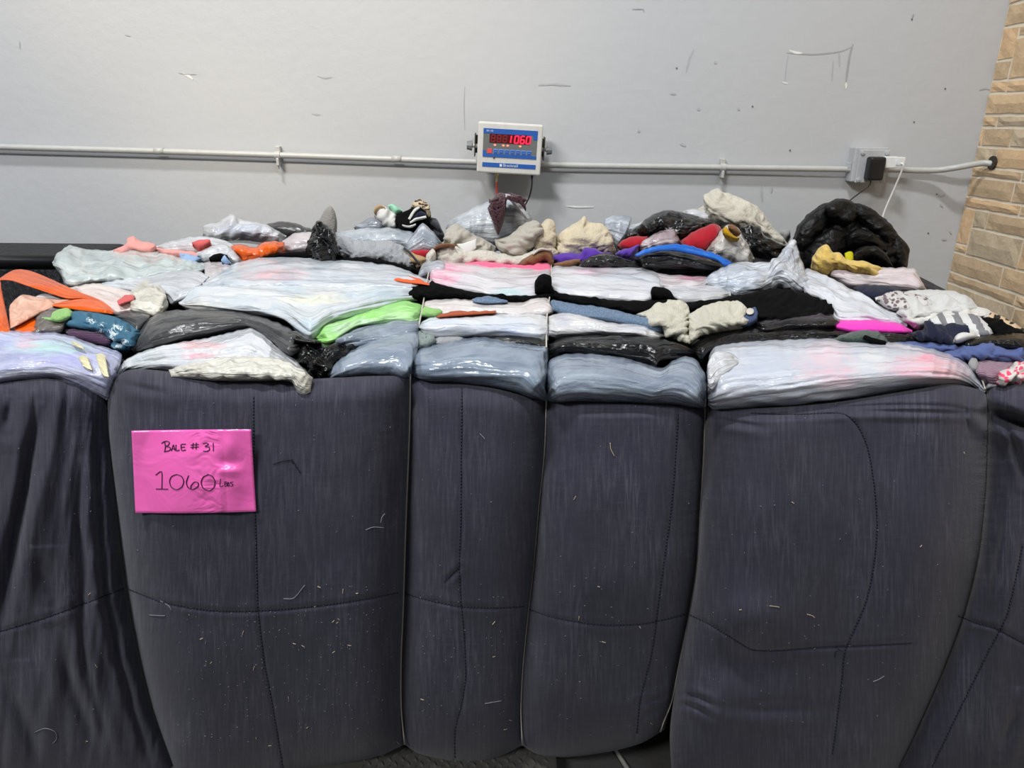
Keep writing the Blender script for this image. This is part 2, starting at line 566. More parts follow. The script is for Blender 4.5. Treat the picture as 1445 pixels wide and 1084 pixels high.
# mixed courses with tall blocks
yA = yj(1434, 62); yB = yj(1425, 98)
block(zc(86), zc(40), WY - .002, yA, 2); block(zc(114), zc(87), WY - .002, yB, 1)
block(zc(114), zc(57), yB, yB - .22, 0); block(zc(56), zc(40), yA, yB - .22, 1)
fill(zc(114), zc(40), yB - .22)
yC = yj(1372, 318)
block(zc(342), zc(292), WY - .002, yC, 2); block(zc(354), zc(343), WY - .002, yj(1365, 350), 0)
yD = yj(1393, 312)
block(zc(316), zc(292), yC, yD, 3); block(zc(316), zc(292), yD, yD - .34, 1); fill(zc(316), zc(292), yD - .34)
yE = yj(1366, 345)
block(zc(354), zc(317), yC, yj(1440, 360), 3); fill(zc(354), zc(317), yj(1440, 360))
z = zc(480)
while z > .05:
    hh = rs.choice([.09, .13, .17])
    y = WY - .002
    while y > NEAR:
        y2 = y - rs.choice([.2, .3, .38]); block(z - hh, z, y, y2, rs.randrange(4)); y = y2
    z -= hh
z = zc(-95)
while z < 2.9:
    hh = rs.choice([.1, .14, .18]); fill(z, z + hh, WY - .002); z += hh

# ---- floor and scale platform
def floor_mat():
    t = NT('dark_concrete'); o = t.obj()
    c = t.mix(t.noise(o, 5, 6, .65), srgb(52, 50, 50), srgb(78, 76, 74))
    return t.set(c, .7, t.bump(t.noise(o, 60, 4), .2, .01))
fl = struct(box('floor', (-1.1, 0.4, -.05), (6.4, 5.6, .1), floor_mat()), 'dark concrete floor')
def plate_mat():
    t = NT('worn_steel_plate'); o = t.obj()
    c = t.mix(t.noise(o, 18, 6, .7), srgb(78, 77, 73), srgb(108, 106, 100))
    n2 = t.noise(t.map(o, (1, 1, 1), (3, 3, 3)), 34, 4)
    c = t.mix(t.ramp(n2, [(.6, 0.0), (.72, .6)]), c, srgb(96, 78, 62))
    return t.set(c, t.ramp(t.noise(o, 30, 4), [(.3, .35), (.7, .6)]), t.bump(t.noise(o, 90, 3), .15, .004), Metallic=.5)
M_PLATE = plate_mat()
PZ = .085
pr = float(at(786, 1075, 1.0)[0]); 
def on_z(px, py, z):
    d = ray(np.float64(px), np.float64(py)); k = (z - CZ) / d[2]
    return d * k + np.array([0, 0, CZ])
PX1 = float(on_z(786, 1075, PZ)[0])
sp = bpy.data.objects.new('floor_scale', None); COL.objects.link(sp); sp.location = (-.7, 1.9, 0)
bpy.context.view_layer.update()
tag(sp, 'steel diamond-plate floor scale showing under the navy-wrapped bale', 'floor scale')
box('platform', ((PX1 - 1.7) / 2, 1.9, PZ / 2), (PX1 + 1.7, 1.5, PZ - .002), M_PLATE, sp, .006)
lz = bmesh.new()
for k in range(9):
    pass
vs = []
for sx, sz in ((-1, 0), (-.55, .55), (0, .72), (.55, .55), (1, 0), (.55, -.55), (0, -.72), (-.55, -.55)):
    vs.append(lz.verts.new((sx * .015, sz * .0070, 0)))
vt = [lz.verts.new((v.co.x * .62, v.co.y * .5, .0065)) for v in vs]
lz.faces.new(vt)
for i in range(8):
    lz.faces.new((vs[i], vs[(i + 1) % 8], vt[(i + 1) % 8], vt[i]))
LZ = bm_mesh('tread_lug', lz); LZ.materials.append(M_PLATE)
for i in range(30):
    for j in range(13):
        x = -.46 + i * .0205; y = 1.42 + j * .034 + (.017 if i % 2 else 0)
        if x > PX1 - .02: continue
        o = link('tread_lug', LZ, None, sp)
        o.matrix_basis = Matrix.Translation((x, y, PZ - .0012)) @ Matrix.Rotation(R(45 if (i + j) % 2 else -45), 4, 'Z')
M_STICK = plain('pale_strip', srgb(150, 148, 142), .5)
a = on_z(868, 1058, .012); b = on_z(890, 1092, .012)
bm = bmesh.new(); cyl_bm(bm, tuple(a), tuple(b), .006, .008, 8)
tag(link('wood_strip', bm_mesh('wood_strip', bm), M_STICK), 'thin pale strip lying on the dark floor beneath the bale', 'strip')

# ---- conduit pipe along the wall
M_PIPE = plain('painted_pipe', srgb(190, 190, 186), .38)
def WP(px, py, off):
    return tuple(at(np.float64(px), np.float64(py), WY - off))
cp = bpy.data.objects.new('conduit_pipe', None); COL.objects.link(cp); cp.location = WP(722, 230, .03)
bpy.context.view_layer.update()
tag(cp, 'grey painted conduit pipe running along the wall', 'pipe')
endp = atx(np.float64(1400), np.float64(231), SX - .004)
pp = [WP(-700, 184, .026), WP(-300, 198, .026), WP(0, 207.5, .026), WP(200, 213, .026), WP(392, 219, .026), WP(560, 225, .026), WP(672, 229, .026), WP(778, 233, .026), WP(1020, 236.5, .026), WP(1197, 239, .03), WP(1262, 239.5, .03), WP(1300, 240.5, .036), WP(1325, 240, .05), WP(1350, 236.5, .085), (float(endp[0]) - .03, float(endp[1]) + .02, float(endp[2]) + .0), tuple(endp)]
tube('pipe', spline3(pp, 130), .0118, M_PIPE, cp, 14)
for px, py in ((392, 219), (1020, 236.5)):
    c = Vector(WP(px, py, .026))
    bm = bmesh.new()
    cyl_bm(bm, c - Vector((.011, 0, 0)), c + Vector((.011, 0, 0)), .0155, None, 14)
    box_bm(bm, (c.x, WY - .012, c.z + .022), (.02, .024, .026), .003)
    box_bm(bm, (c.x, WY - .022, c.z - .026), (.012, .036, .03), .003)
    cyl_bm(bm, c + Vector((0, -.01, -.03)), c + Vector((0, .0, -.052)), .004, .003, 8)
    link('pipe_clamp', bm_mesh('pipe_clamp', bm), M_PIPE, cp)
for px, py in ((225, 213.5), (560, 224.5)):
    c = Vector(WP(px, py, .026))
    cyl('coupling', c - Vector((.02, 0, 0)), c + Vector((.02, 0, 0)), .0132, M_PIPE, cp)
M_HOLE = plain('hole_dark', srgb(58, 50, 42), .9)
bm = bmesh.new(); e = Vector(endp)
cyl_bm(bm, e + Vector((-.006, -.004, .004)), e + Vector((.01, -.004, .004)), .026, .024, 9)
link('wall_hole', bm_mesh('wall_hole', bm), M_HOLE, sw)

# ---- scale indicator
PXM = 2.88 / F            # metres per pixel near the display
M_CASE = plain('indicator_white', srgb(214, 212, 206), .45)
M_BLUE = plain('panel_blue', srgb(44, 96, 178), .4)
M_GREYP = plain('panel_grey', srgb(112, 114, 112), .45)
M_RED = plain('window_dark_red', srgb(92, 22, 26), .25)
M_KEYR = plain('key_red', srgb(224, 84, 86), .45)
M_KEYB = plain('key_blue', srgb(52, 92, 168), .45)
M_KEYE = plain('key_edge', srgb(104, 148, 218), .5)
M_STEEL = plain('bracket_steel', srgb(104, 102, 96), .4, .7)
M_KNOB = plain('knob_grey', srgb(120, 122, 124), .5)
M_TXT = plain('print_white', srgb(222, 228, 238), .6)
M_BRASS = plain('brass', srgb(196, 178, 130), .35, .8)
M_REDC = plain('red_cable', srgb(178, 62, 56), .5)
M_BLKC = plain('black_cable', srgb(30, 30, 32), .5)
M_WHTC = plain('white_plastic', srgb(232, 232, 230), .4)
def glow(name, col, s):
    t = NT(name)
    t.b.inputs['Emission Color'].default_value = col
    t.b.inputs['Emission Strength'].default_value = s
    return t.set(col, .5)
M_LED = glow('led_red', (1.0, .012, .05, 1), 1.6)
M_LEDO = glow('led_lamp', (1.0, .22, .12, 1), 1.6)
M_DIM = plain('segment_unlit', srgb(124, 40, 44), .4)
ind = bpy.data.objects.new('scale_indicator', None); COL.objects.link(ind)
ic = at(np.float64(719), np.float64(209.5), WY - .12)
ind.matrix_world = Matrix.Translation(ic) @ Matrix.Rotation(R(2.7), 4, 'Y') @ Matrix.Rotation(R(1.5), 4, 'X') @ Matrix.Rotation(R(1.0), 4, 'Z')
tag(ind, 'white wall-mounted scale indicator with red digits reading 1060', 'scale display')
bpy.context.view_layer.update()
def loc(o, par=ind):
    o.parent = par; o.matrix_parent_inverse = Matrix(); return o
def ib(name, x0, x1, z0, z1, y, mat, th=.002, bev=.0, par=ind):
    """slab in indicator coordinates, pixels from its centre"""
    k = PXM
    bm = bmesh.new()
    box_bm(bm, ((x0 + x1) / 2 * k, y, (z0 + z1) / 2 * k), (abs(x1 - x0) * k, th, abs(z1 - z0) * k), bev)
    return loc(link(name, bm_mesh(name, bm), mat), par)
# zoom coords -> px from centre ; zoom scale 11.115, centre at (665, 500)
def zi(x, y):
    dx, dy = (x - 665) / 11.115, (y - 500) / 11.115
    a = R(-3.0); 
    return dx * math.cos(a) - dy * math.sin(a), -(dx * math.sin(a) + dy * math.cos(a))
case = ib('case', -43.4, 43.4, -32.6, 32.6, .0, M_CASE, .070, .006)
FY = -.0355
ib('face_panel', -36, 36.5, -11.5, 24.8, FY, M_GREYP, .002)
ib('header_strip', -36, 36.5, 18.4, 24.8, FY - .0008, M_BLUE, .0024)
ib('footer_strip', -36, 36.5, -11.5, -7.6, FY - .0008, M_BLUE, .0024)
ib('side_block', -36, -31.5, -11.5, -3.4, FY - .0009, M_BLUE, .0024)
ib('side_block', 31, 36.5, 13, 19, FY - .0009, M_BLUE, .0024)
ib('brand_strip', -36, 36.5, -24.5, -18.8, FY, M_BLUE, .002)
win = ib('led_window', -27.5, 26.5, 6.8, 18.2, FY - .0008, M_RED, .0024)
def seg7(ch, cx, cz, w, h, mat, name):
    on = {'0': 'abcdef', '1': 'bc', '6': 'acdefg', '8': 'abcdefg'}[ch]
    bm = bmesh.new(); t = 1.75 * PXM
    W, H = w * PXM, h * PXM
    S = {'a': (0, H / 2, W, t), 'd': (0, -H / 2, W, t), 'g': (0, 0, W, t), 'b': (W / 2, H / 4, t, H / 2), 'c': (W / 2, -H / 4, t, H / 2), 'f': (-W / 2, H / 4, t, H / 2), 'e': (-W / 2, -H / 4, t, H / 2)}
    for k in on:
        x, zz, a, b = S[k]
        r = box_bm(bm, (x + cx * PXM, 0, zz + cz * PXM), (a * .98, .0012, b * .98), .0006, 1)
    for v in bm.verts:
        v.co.x += (v.co.z - cz * PXM) * .10
        v.co.y = v.co.y + FY - .0028
    return loc(link(name, bm_mesh(name, bm), mat), win)
for i, ch in enumerate('8881060'):
    cx = -22.6 + i * 7.85 
    if i < 3:
        seg7('8', cx, 12.4, 4.6, 8.2, M_DIM, 'unlit_digit')
    elif ch == '1':
        seg7('1', cx - 2.0, 12.4, 4.6, 9.0, M_LED, 'lit_digit')
    else:
        seg7(ch, cx, 12.4, 4.9, 9.0, M_LED, 'lit_digit')
for x in (-20, -8.6, -2.8, 14):
    o = ib('lamp_dot', x - 1.5, x + 1.5, 3.2, 5.0, FY - .001, M_LEDO, .002, .0015)
ib('key', -30, -23.4, -7.0, -.8, FY - .001, M_KEYR, .004, .001)
for i in range(7):
    x = -22 + i * 7.55
    e = ib('key', x, x + 6.6, -7.2, -1.0, FY - .001, M_KEYE, .0032, .001)
    ib('key_face', x + .7, x + 5.9, -6.4, -1.8, FY - .0022, M_KEYB, .0032, .001, e)
    ib('key_print', x + 1.6, x + 5.0, -4.5, -3.8, FY - .0036, M_KEYE, .0012, 0, e)
def text(s, x, z, size, mat, par, y):
    c = bpy.data.curves.new('lettering', 'FONT'); c.body = s; c.size = size; c.extrude = .0004; c.align_x = 'CENTER'; c.align_y = 'CENTER'
    to = bpy.data.objects.new('lettering', c); COL.objects.link(to)
    bpy.context.view_layer.update()
    me = bpy.data.meshes.new_from_object(to.evaluated_get(bpy.context.evaluated_depsgraph_get()))
    bpy.data.objects.remove(to); me.name = 'lettering'
    me.transform(Matrix.Translation((x * PXM, y, z * PXM)) @ Matrix.Rotation(R(90), 4, 'X'))
    me.materials.clear()
    return loc(link('lettering', me, mat), par)
text('Brecknell', 2.4, -21.6, .0155, M_TXT, ind, FY - .0018)
ib('logo_block', -12.4, -9.2, -23.4, -20.0, FY - .0012, M_TXT, .002)
text('SBI-100', -27.5, 21.7, .0085, M_TXT, ind, FY - .0028)
ib('latch_screw', -21.6, -19.4, -13.4, -10.6, FY - .001, M_STEEL, .004, .001)
# bracket, knobs, cable glands
bm = bmesh.new()
for s in (-1, 1):
    box_bm(bm, (s * 47.2 * PXM, .03, 2 * PXM), (.003, .1, 30 * PXM), .0)
box_bm(bm, (0, .08, 2 * PXM), (94 * PXM, .003, 24 * PXM), .0)
loc(link('bracket', bm_mesh('bracket', bm), M_STEEL), ind)
for s in (-1, 1):
    bm = bmesh.new()
    cyl_bm(bm, (s * 43.3 * PXM, .0, 1 * PXM), (s * 51 * PXM, .0, 1 * PXM), .0075, None, 14)
    loc(link('pivot_bolt', bm_mesh('pivot_bolt', bm), M_CASE), ind)
    bm = bmesh.new()
    r0 = bmesh.ops.create_cone(bm, cap_ends=True, segments=10, radius1=.020, radius2=.016, depth=.020, matrix=Matrix.Translation((s * 54.5 * PXM, .0, 1 * PXM)) @ Matrix.Rotation(R(90 * s), 4, 'Y'))
    loc(link('knob', bm_mesh('knob', bm), M_KNOB), ind)
bm = bmesh.new(); cyl_bm(bm, (-15.5 * PXM, 0, -32.6 * PXM), (-15.5 * PXM, 0, -36 * PXM), .009, None, 10); cyl_bm(bm, (-15.5 * PXM, 0, -36 * PXM), (-15.5 * PXM, 0, -45 * PXM), .0052, .0045, 12)
loc(link('cable_gland', bm_mesh('cable_gland', bm), M_BRASS), ind)
bm = bmesh.new()
for k in range(4):
    box_bm(bm, ((6 + k * 3.2) * PXM, -.01, -33.8 * PXM), (.006, .008, .006), .001)
loc(link('port_row', bm_mesh('port_row', bm), M_BRASS), ind)
bm = bmesh.new(); cyl_bm(bm, (33 * PXM, 0, -32.6 * PXM), (33 * PXM, 0, -38 * PXM), .006, .004, 10)
loc(link('strain_relief', bm_mesh('strain_relief', bm), M_BLKC), ind)
def icable(name, p, mat, r):
    V, Fc = tube_data(spline3(p, 30), r, 8)
    return loc(link(name, mesh_from(name, V, Fc, True), mat), ind)
icable('red_cable', [(-15.5 * PXM, 0, -44 * PXM), (-15.2 * PXM, 0, -52 * PXM), (-14 * PXM, 0, -66 * PXM), (-12 * PXM, -.02, -90 * PXM)], M_REDC, .0042)
icable('black_cable', [(33 * PXM, 0, -37 * PXM), (33.5 * PXM, 0, -48 * PXM), (31 * PXM, .01, -64 * PXM), (24 * PXM, .02, -82 * PXM), (22 * PXM, .02, -110 * PXM)], M_BLKC, .0028)

# ---- outlet box with two plugs
M_OUT = plain('outlet_paint', srgb(184, 186, 188), .45)
M_BLKP = plain('adapter_black', srgb(24, 24, 26), .42)
ob = bpy.data.objects.new('outlet_box', None); COL.objects.link(ob)
oc = Vector(at(np.float64(1226), np.float64(234), WY - .04))
ob.location = (oc.x, WY, oc.z)
bpy.context.view_layer.update()
tag(ob, 'grey painted outlet box on the conduit above the black jacket', 'outlet')
k = PXM * 1.03
def lb(name, x0, x1, z0, z1, y0, y1, mat, par, bev=.003):
    bm = bmesh.new()
    box_bm(bm, ((x0 + x1) / 2 * k, (y0 + y1) / 2, (z0 + z1) / 2 * k), (abs(x1 - x0) * k, abs(y1 - y0), abs(z1 - z0) * k), bev)
    o = link(name, bm_mesh(name, bm), mat); o.parent = par; return o
lb('box_body', -24, 21, -21, 24, -.055, -.001, M_OUT, ob, .004)
lb('cover_plate', -19, 22, -22, 21, -.064, -.055, M_OUT, ob, .003)
for x, zz in ((-15, 17), (17.5, 17), (-15, -18), (17.5, -18)):
    bm = bmesh.new(); cyl_bm(bm, (x * k, -.064, zz * k), (x * k, -.069, zz * k), .009, .008, 12); cyl_bm(bm, (x * k, -.069, zz * k), (x * k, -.071, zz * k), .004, .003, 8)
    o = link('screw_boss', bm_mesh('screw_boss', bm), M_OUT); o.parent = ob
lb('socket_face', 8, 17, -14, 8, -.067, -.062, M_OUT, ob, .002)
for x, zz in ((10.5, -6), (13.5, -9), (11, -11)):
    lb('socket_slot', x - .9, x + .9, zz - 1.6, zz + 1.6, -.0678, -.064, M_BLKC, ob, 0)
lb('box_hub', -29, -24, -4, 4, -.042, -.02, M_OUT, ob, .002)
ad = bpy.data.objects.new('power_adapter', None); COL.objects.link(ad); ad.location = ob.location
tag(ad, 'black power adapter plugged into the outlet box', 'adapter')
lb('adapter_body', -10, 11.5, -18, 12.5, -.112, -.068, M_BLKP, ad, .009)
for i in range(9):
    lb('rib', -8.5, 3, -13 + i * 2.4, -12 + i * 2.4, -.1135, -.111, M_BLKP, ad, 0)
V, Fc = tube_data(spline3([(-2 * k, -.09, -17 * k), (-2.5 * k, -.09, -24 * k), (-10 * k, -.085, -32 * k), (-22 * k, -.07, -45 * k), (-30 * k, -.07, -56 * k)], 30), .0026, 8)
o = link('cord', mesh_from('cord', V, Fc, True), M_BLKC); o.parent = ad
ch = bpy.data.objects.new('usb_charger', None); COL.objects.link(ch); ch.location = ob.location
tag(ch, 'small white charger with white cord beside the black adapter', 'charger')
lb('charger_body', 12, 29, -2, 13, -.096, -.068, M_WHTC, ch, .004)
lb('charger_top', 27, 36.5, 2, 12.5, -.110, -.085, M_WHTC, ch, .003)
V, Fc = tube_data(spline3([(31 * k, -.107, 5 * k), (34 * k, -.114, 2 * k), (34 * k, -.106, -8 * k), (31 * k, -.09, -32 * k), (26 * k, -.085, -55 * k), (22 * k, -.085, -80 * k)], 36), .0036, 8)
o = link('cord', mesh_from('cord', V, Fc, True), M_WHTC); o.parent = ch
# ================================================================== THE BALE: NAVY COMFORTER FRONT
W1 = [(151, 552), (152, 600), (158, 660), (165, 720), (172, 780), (180, 840), (195, 920), (215, 1000), (245, 1084), (262, 1125)]
W2 = [(579, 529), (578, 600), (575, 680), (572, 760), (569, 860), (566, 930), (566, 1000), (571, 1051)]
W3 = [(771, 565), (768, 640), (760, 720), (753, 800), (745, 870), (738, 940), (735, 1000), (737, 1052)]
W4 = [(995, 574), (993, 640), (988, 720), (983, 800), (972, 870), (958, 940), (948, 990), (938, 1030)]
W4b = [(995, 574), (993, 640), (988, 720), (983, 800), (972, 870), (958, 940), (950, 990), (945, 1040), (950, 1125)]
W5 = [(1391, 552), (1394, 585), (1393, 640), (1390, 700), (1380, 790), (1360, 870), (1330, 950), (1290, 1040), (1265, 1090), (1250, 1125)]
L0 = [(-120, 560), (-110, 800), (-80, 1125)]
R6 = [(1580, 548), (1570, 800), (1540, 1125)]
SEGS = [  # left edge, right edge, top, bottom, bulge
    (L0, W1, [(-120, 556), (-40, 546), (0, 540), (62, 533), (112, 542), (151, 552)], [(-80, 1125), (100, 1128), (262, 1125)], .075),
    (W1, W2, [(151, 552), (166, 530), (190, 521), (240, 524), (330, 534), (430, 535), (510, 531), (579, 529)], [(262, 1125), (340, 1112), (440, 1087), (520, 1072), (571, 1051)], .115),
    (W2, W3, [(579, 529), (610, 538), (660, 542), (710, 550), (771, 565)], [(571, 1051), (592, 1064), (640, 1076), (690, 1074), (737, 1052)], .085),
    (W3, W4, [(771, 565), (850, 568), (930, 570), (995, 574)], [(737, 1052), (760, 1065), (800, 1069), (860, 1061), (905, 1049), (938, 1030)], .09),
    (W4b, W5, [(995, 574), (1050, 575), (1120, 572), (1200, 564), (1290, 549), (1342, 541), (1391, 552)], [(950, 1125), (1100, 1132), (1250, 1125)], .12),
    (W5, R6, [(1391, 552), (1405, 545), (1440, 541), (1500, 541), (1580, 548)], [(1250, 1125), (1400, 1130), (1540, 1125)], .085),
]
SEAMS = [  # polyline, depth, half width px
    ([(-60, 906), (0, 891), (60, 873), (110, 855), (179, 829)], .008, 3.0),
    ([(358, 560), (358, 640), (360, 720), (362, 800), (364, 860), (372, 930), (385, 1000), (400, 1090)], .005, 2.6),
    ([(183, 832), (230, 850), (290, 861), (340, 863), (400, 860), (480, 851), (567, 836)], .007, 2.8),
    ([(652, 548), (651, 640), (650, 740), (648, 800), (651, 855), (655, 900), (657, 950), (652, 990), (642, 1030), (642, 1074)], .007, 2.6),
    ([(572, 838), (610, 848), (650, 856), (700, 858), (743, 856)], .006, 2.8),
    ([(957, 585), (953, 650), (947, 720), (936, 800), (928, 860), (920, 920), (903, 990), (898, 1040)], .005, 2.6),
    ([(746, 860), (790, 873), (850, 882), (910, 880), (968, 867)], .005, 2.8),
    ([(1060, 583), (1120, 585), (1185, 583), (1208, 597), (1224, 630), (1233, 680), (1238, 740), (1233, 800), (1222, 850), (1205, 890), (1192, 920), (1188, 960), (1182, 1010), (1174, 1070)], .006, 2.8),
    ([(974, 868), (1000, 880), (1040, 905), (1062, 917), (1100, 918), (1150, 914), (1195, 912), (1290, 908)], .007, 3.0),
    ([(1352, 869), (1380, 880), (1405, 887), (1445, 908), (1500, 935)], .008, 3.0),
    ([(1443, 770), (1422, 865), (1392, 925), (1350, 1010), (1312, 1090)], .006, 2.4),
]
CREASES = [  # folds without stitching
    ([(137, 560), (138, 660), (141, 760), (149, 842), (165, 920), (190, 1010), (218, 1095)], .020, 5.0),
    ([(120, 640), (110, 720), (116, 800), (116, 850), (118, 930), (140, 1010), (165, 1090)], .012, 6.0),
    ([(60, 570), (48, 620), (36, 690), (20, 760), (6, 830), (-4, 900)], .034, 8.0),
    ([(15, 560), (10, 610)], .010, 7.0),
    ([(85, 870), (95, 950), (130, 1040), (150, 1090)], .012, 9.0),
    ([(10, 960), (40, 1030), (60, 1090)], .012, 11.0),
    ([(60, 800), (70, 850)], .010, 9.0),
    ([(1000, 581), (1080, 586), (1160, 577), (1260, 572), (1340, 574), (1393, 584)], .012, 3.2),
    ([(1100, 590), (1200, 581), (1300, 581), (1393, 585)], .012, 3.2),
    ([(1000, 588), (1040, 597), (1080, 604)], .006, 4.0),
    ([(1396, 586), (1420, 592), (1450, 602), (1500, 610)], .050, 7.0),
    ([(1408, 588), (1425, 612), (1437, 645), (1446, 680)], .016, 4.0),
    ([(1440, 1000), (1410, 1060)], .012, 7.0),
    ([(955, 978), (985, 985), (1010, 998)], .010, 3.5),
    ([(952, 990), (980, 998), (1005, 1012)], .009, 3.5),
    ([(940, 982), (920, 990), (902, 993)], .009, 3.5),
    ([(942, 997), (922, 1004), (902, 1012)], .008, 4.0),
    ([(1010, 570), (997, 583)], .014, 4.0),
    ([(780, 577), (860, 580), (940, 579), (992, 585)], .008, 3.2),
    ([(650, 800), (638, 812), (630, 820)], .005, 2.5),
    ([(165, 538), (200, 548), (240, 556)], .006, 5.0),
    ([(1412, 680), (1405, 760), (1385, 860)], .008, 9.0),
]
DENTS = [  # px, py, rx, ry, amount towards the camera
    (1065, 872, 45, 34, .030), (1055, 935, 60, 26, -.022), (1040, 1005, 70, 30, .020), (1080, 1000, 60, 12, -.016),
    (765, 985, 24, 60, .016), (770, 1012, 40, 22, -.012), (600, 950, 20, 70, .012), (590, 1020, 30, 28, -.010), (690, 1000, 40, 40, .008),
    (850, 820, 120, 60, .012), (250, 690, 140, 120, .012), (480, 900, 80, 120, .010), (1300, 800, 60, 120, .014), (1120, 720, 80, 120, .012), (1270, 1000, 40, 80, -.02),
    (300, 940, 70, 70, .010), (700, 700, 40, 130, .006), (60, 720, 30, 110, .020), (90, 930, 40, 60, .014), (1410, 760, 26, 90, .012), (1430, 565, 40, 16, .016),
]
def seg_dist(P, poly):
    best = np.full(len(P), 1e9)
    for a, b in zip(poly[:-1], poly[1:]):
        d = b - a
        t = np.clip(((P - a) @ d) / (d @ d + 1e-9), 0, 1)
        best = np.minimum(best, np.linalg.norm(P - (a + t[:, None] * d), axis=1))
    return best
FRONT_Y = 1.575
cv, cf, cuv, cpx = [], [], [], []
off = 0
gro = [(spline(p, 40), a, wd) for p, a, wd in SEAMS + CREASES]
for si, (le, re, tp, bt, B) in enumerate(SEGS):
    B *= 1.35
    nx = int((tp[-1][0] - tp[0][0]) / 2.6) + 8
    ny = 235
    s = np.linspace(0, 1, nx); s = .55 * s + .45 * (1 - np.cos(np.pi * s)) / 2
    t = np.linspace(0, 1, ny); t = .7 * t + .3 * (1 - np.cos(np.pi * t)) / 2
    top = spline(tp, s); bot = spline(bt, s); lft = spline(le, t); rgt = spline(re, t)
    S, T = np.meshgrid(s, t, indexing='ij')
    P = (top[:, None] * (1 - T[..., None]) + bot[:, None] * T[..., None]
         + lft[None] * (1 - S[..., None]) + rgt[None] * S[..., None]
         - (lft[0] * ((1 - S) * (1 - T))[..., None] + rgt[0] * (S * (1 - T))[..., None] + lft[-1] * ((1 - S) * T)[..., None] + rgt[-1] * (S * T)[..., None]))
    px, py = P[..., 0], P[..., 1]
    wpx = tp[-1][0] - tp[0][0]
    e = np.minimum(S, 1 - S) * wpx            # px from nearest side edge
    rr = min(95.0, wpx * .46)
    q = np.clip(e / rr, 0, 1)
    sp_ = np.sqrt(np.clip(1 - (1 - q) ** 2.3, 0, 1))
    hp = 500.0
    tt = np.clip(T * hp / 34, 0, 1); tprof = .38 + .62 * np.sqrt(np.clip(1 - (1 - tt) ** 2.2, 0, 1))
    bb = np.clip((1 - T) * hp / 75, 0, 1); bprof = np.sqrt(np.clip(1 - (1 - bb) ** 2.2, 0, 1))
    belly = .86 + .22 * np.sin(np.pi * np.clip(T * .95 + .06, 0, 1))
    Y = FRONT_Y - B * sp_ * tprof * belly * (.25 + .75 * bprof) + (1 - bprof) * .045 * sp_ + .18 * np.clip(T - .22, 0, 1) ** 1.6
    Pf = P.reshape(-1, 2)
    Yf = Y.ravel().copy()
    for gi, (poly, a, wd) in enumerate(gro):
        crease = gi >= len(SEAMS)
        lo = poly.min(0) - 30; hi = poly.max(0) + 30
        m = np.all((Pf > lo) & (Pf < hi), axis=1)
        if not m.any(): continue
        dd = seg_dist(Pf[m], poly)
        if crease:
            d0 = np.linalg.norm(Pf[m] - poly[0], axis=1); d1 = np.linalg.norm(Pf[m] - poly[-1], axis=1)
            ll = np.sum(np.hypot(*np.diff(poly, axis=0).T))
            fade = np.clip(np.minimum(d0, d1) / (ll * .35), 0, 1) ** .8
            Yf[m] += fade * (a * np.exp(-(dd / wd) ** 2) - a * .45 * np.exp(-((dd - wd * 2.6) / (wd * 1.7)) ** 2))
        else:
            Yf[m] += .55 * a * np.exp(-(dd / (wd * .75)) ** 2) - a * .16 * np.exp(-((dd - wd * 2.6) / (wd * 1.8)) ** 2)
    for x, y, rx, ry, a in DENTS:
        Yf -= a * np.exp(-((Pf[:, 0] - x) / rx) ** 2 - ((Pf[:, 1] - y) / ry) ** 2)
    ef = e.ravel(); Tf = T.ravel()
    # puckers running out of the tie lines, soft undulation, cloth relief
    amp = .0016 if si not in (0, 5) else .0022
    Yf += amp * perlin(Pf[:, 0] / 34 + si * 9, Pf[:, 1] / 6.5) * np.exp(-ef / 26)
    Yf += .0042 * fbm(Pf[:, 0] / 130 + si * 5, Pf[:, 1] / 150, 3)
    if si == 0:
        Yf += .008 * fbm((Pf[:, 0] + Pf[:, 1] * .12) / 20, Pf[:, 1] / 190, 3)
    if si == 5:
        Yf += .008 * fbm((Pf[:, 0] + Pf[:, 1] * .2) / 30, Pf[:, 1] / 200, 2)
    if si == 4:
        Yf += .0026 * perlin(Pf[:, 0] / 42, Pf[:, 1] / 8.0) * np.exp(-np.abs(Pf[:, 1] - 640) / 70 - ef / 34)
    V = at(Pf[:, 0], Pf[:, 1], Yf)
    idx = np.arange(nx * ny).reshape(nx, ny) + off
    f = np.stack([idx[:-1, :-1], idx[:-1, 1:], idx[1:, 1:], idx[1:, :-1]], -1).reshape(-1, 4)
    cv.append(V); cf.append(f); cuv.append(Pf / 100); cpx.append(np.column_stack([Pf, Yf]))
    off += nx * ny
cv = np.vstack(cv); cf = np.vstack(cf); cuv = np.vstack(cuv); cpx = np.vstack(cpx)

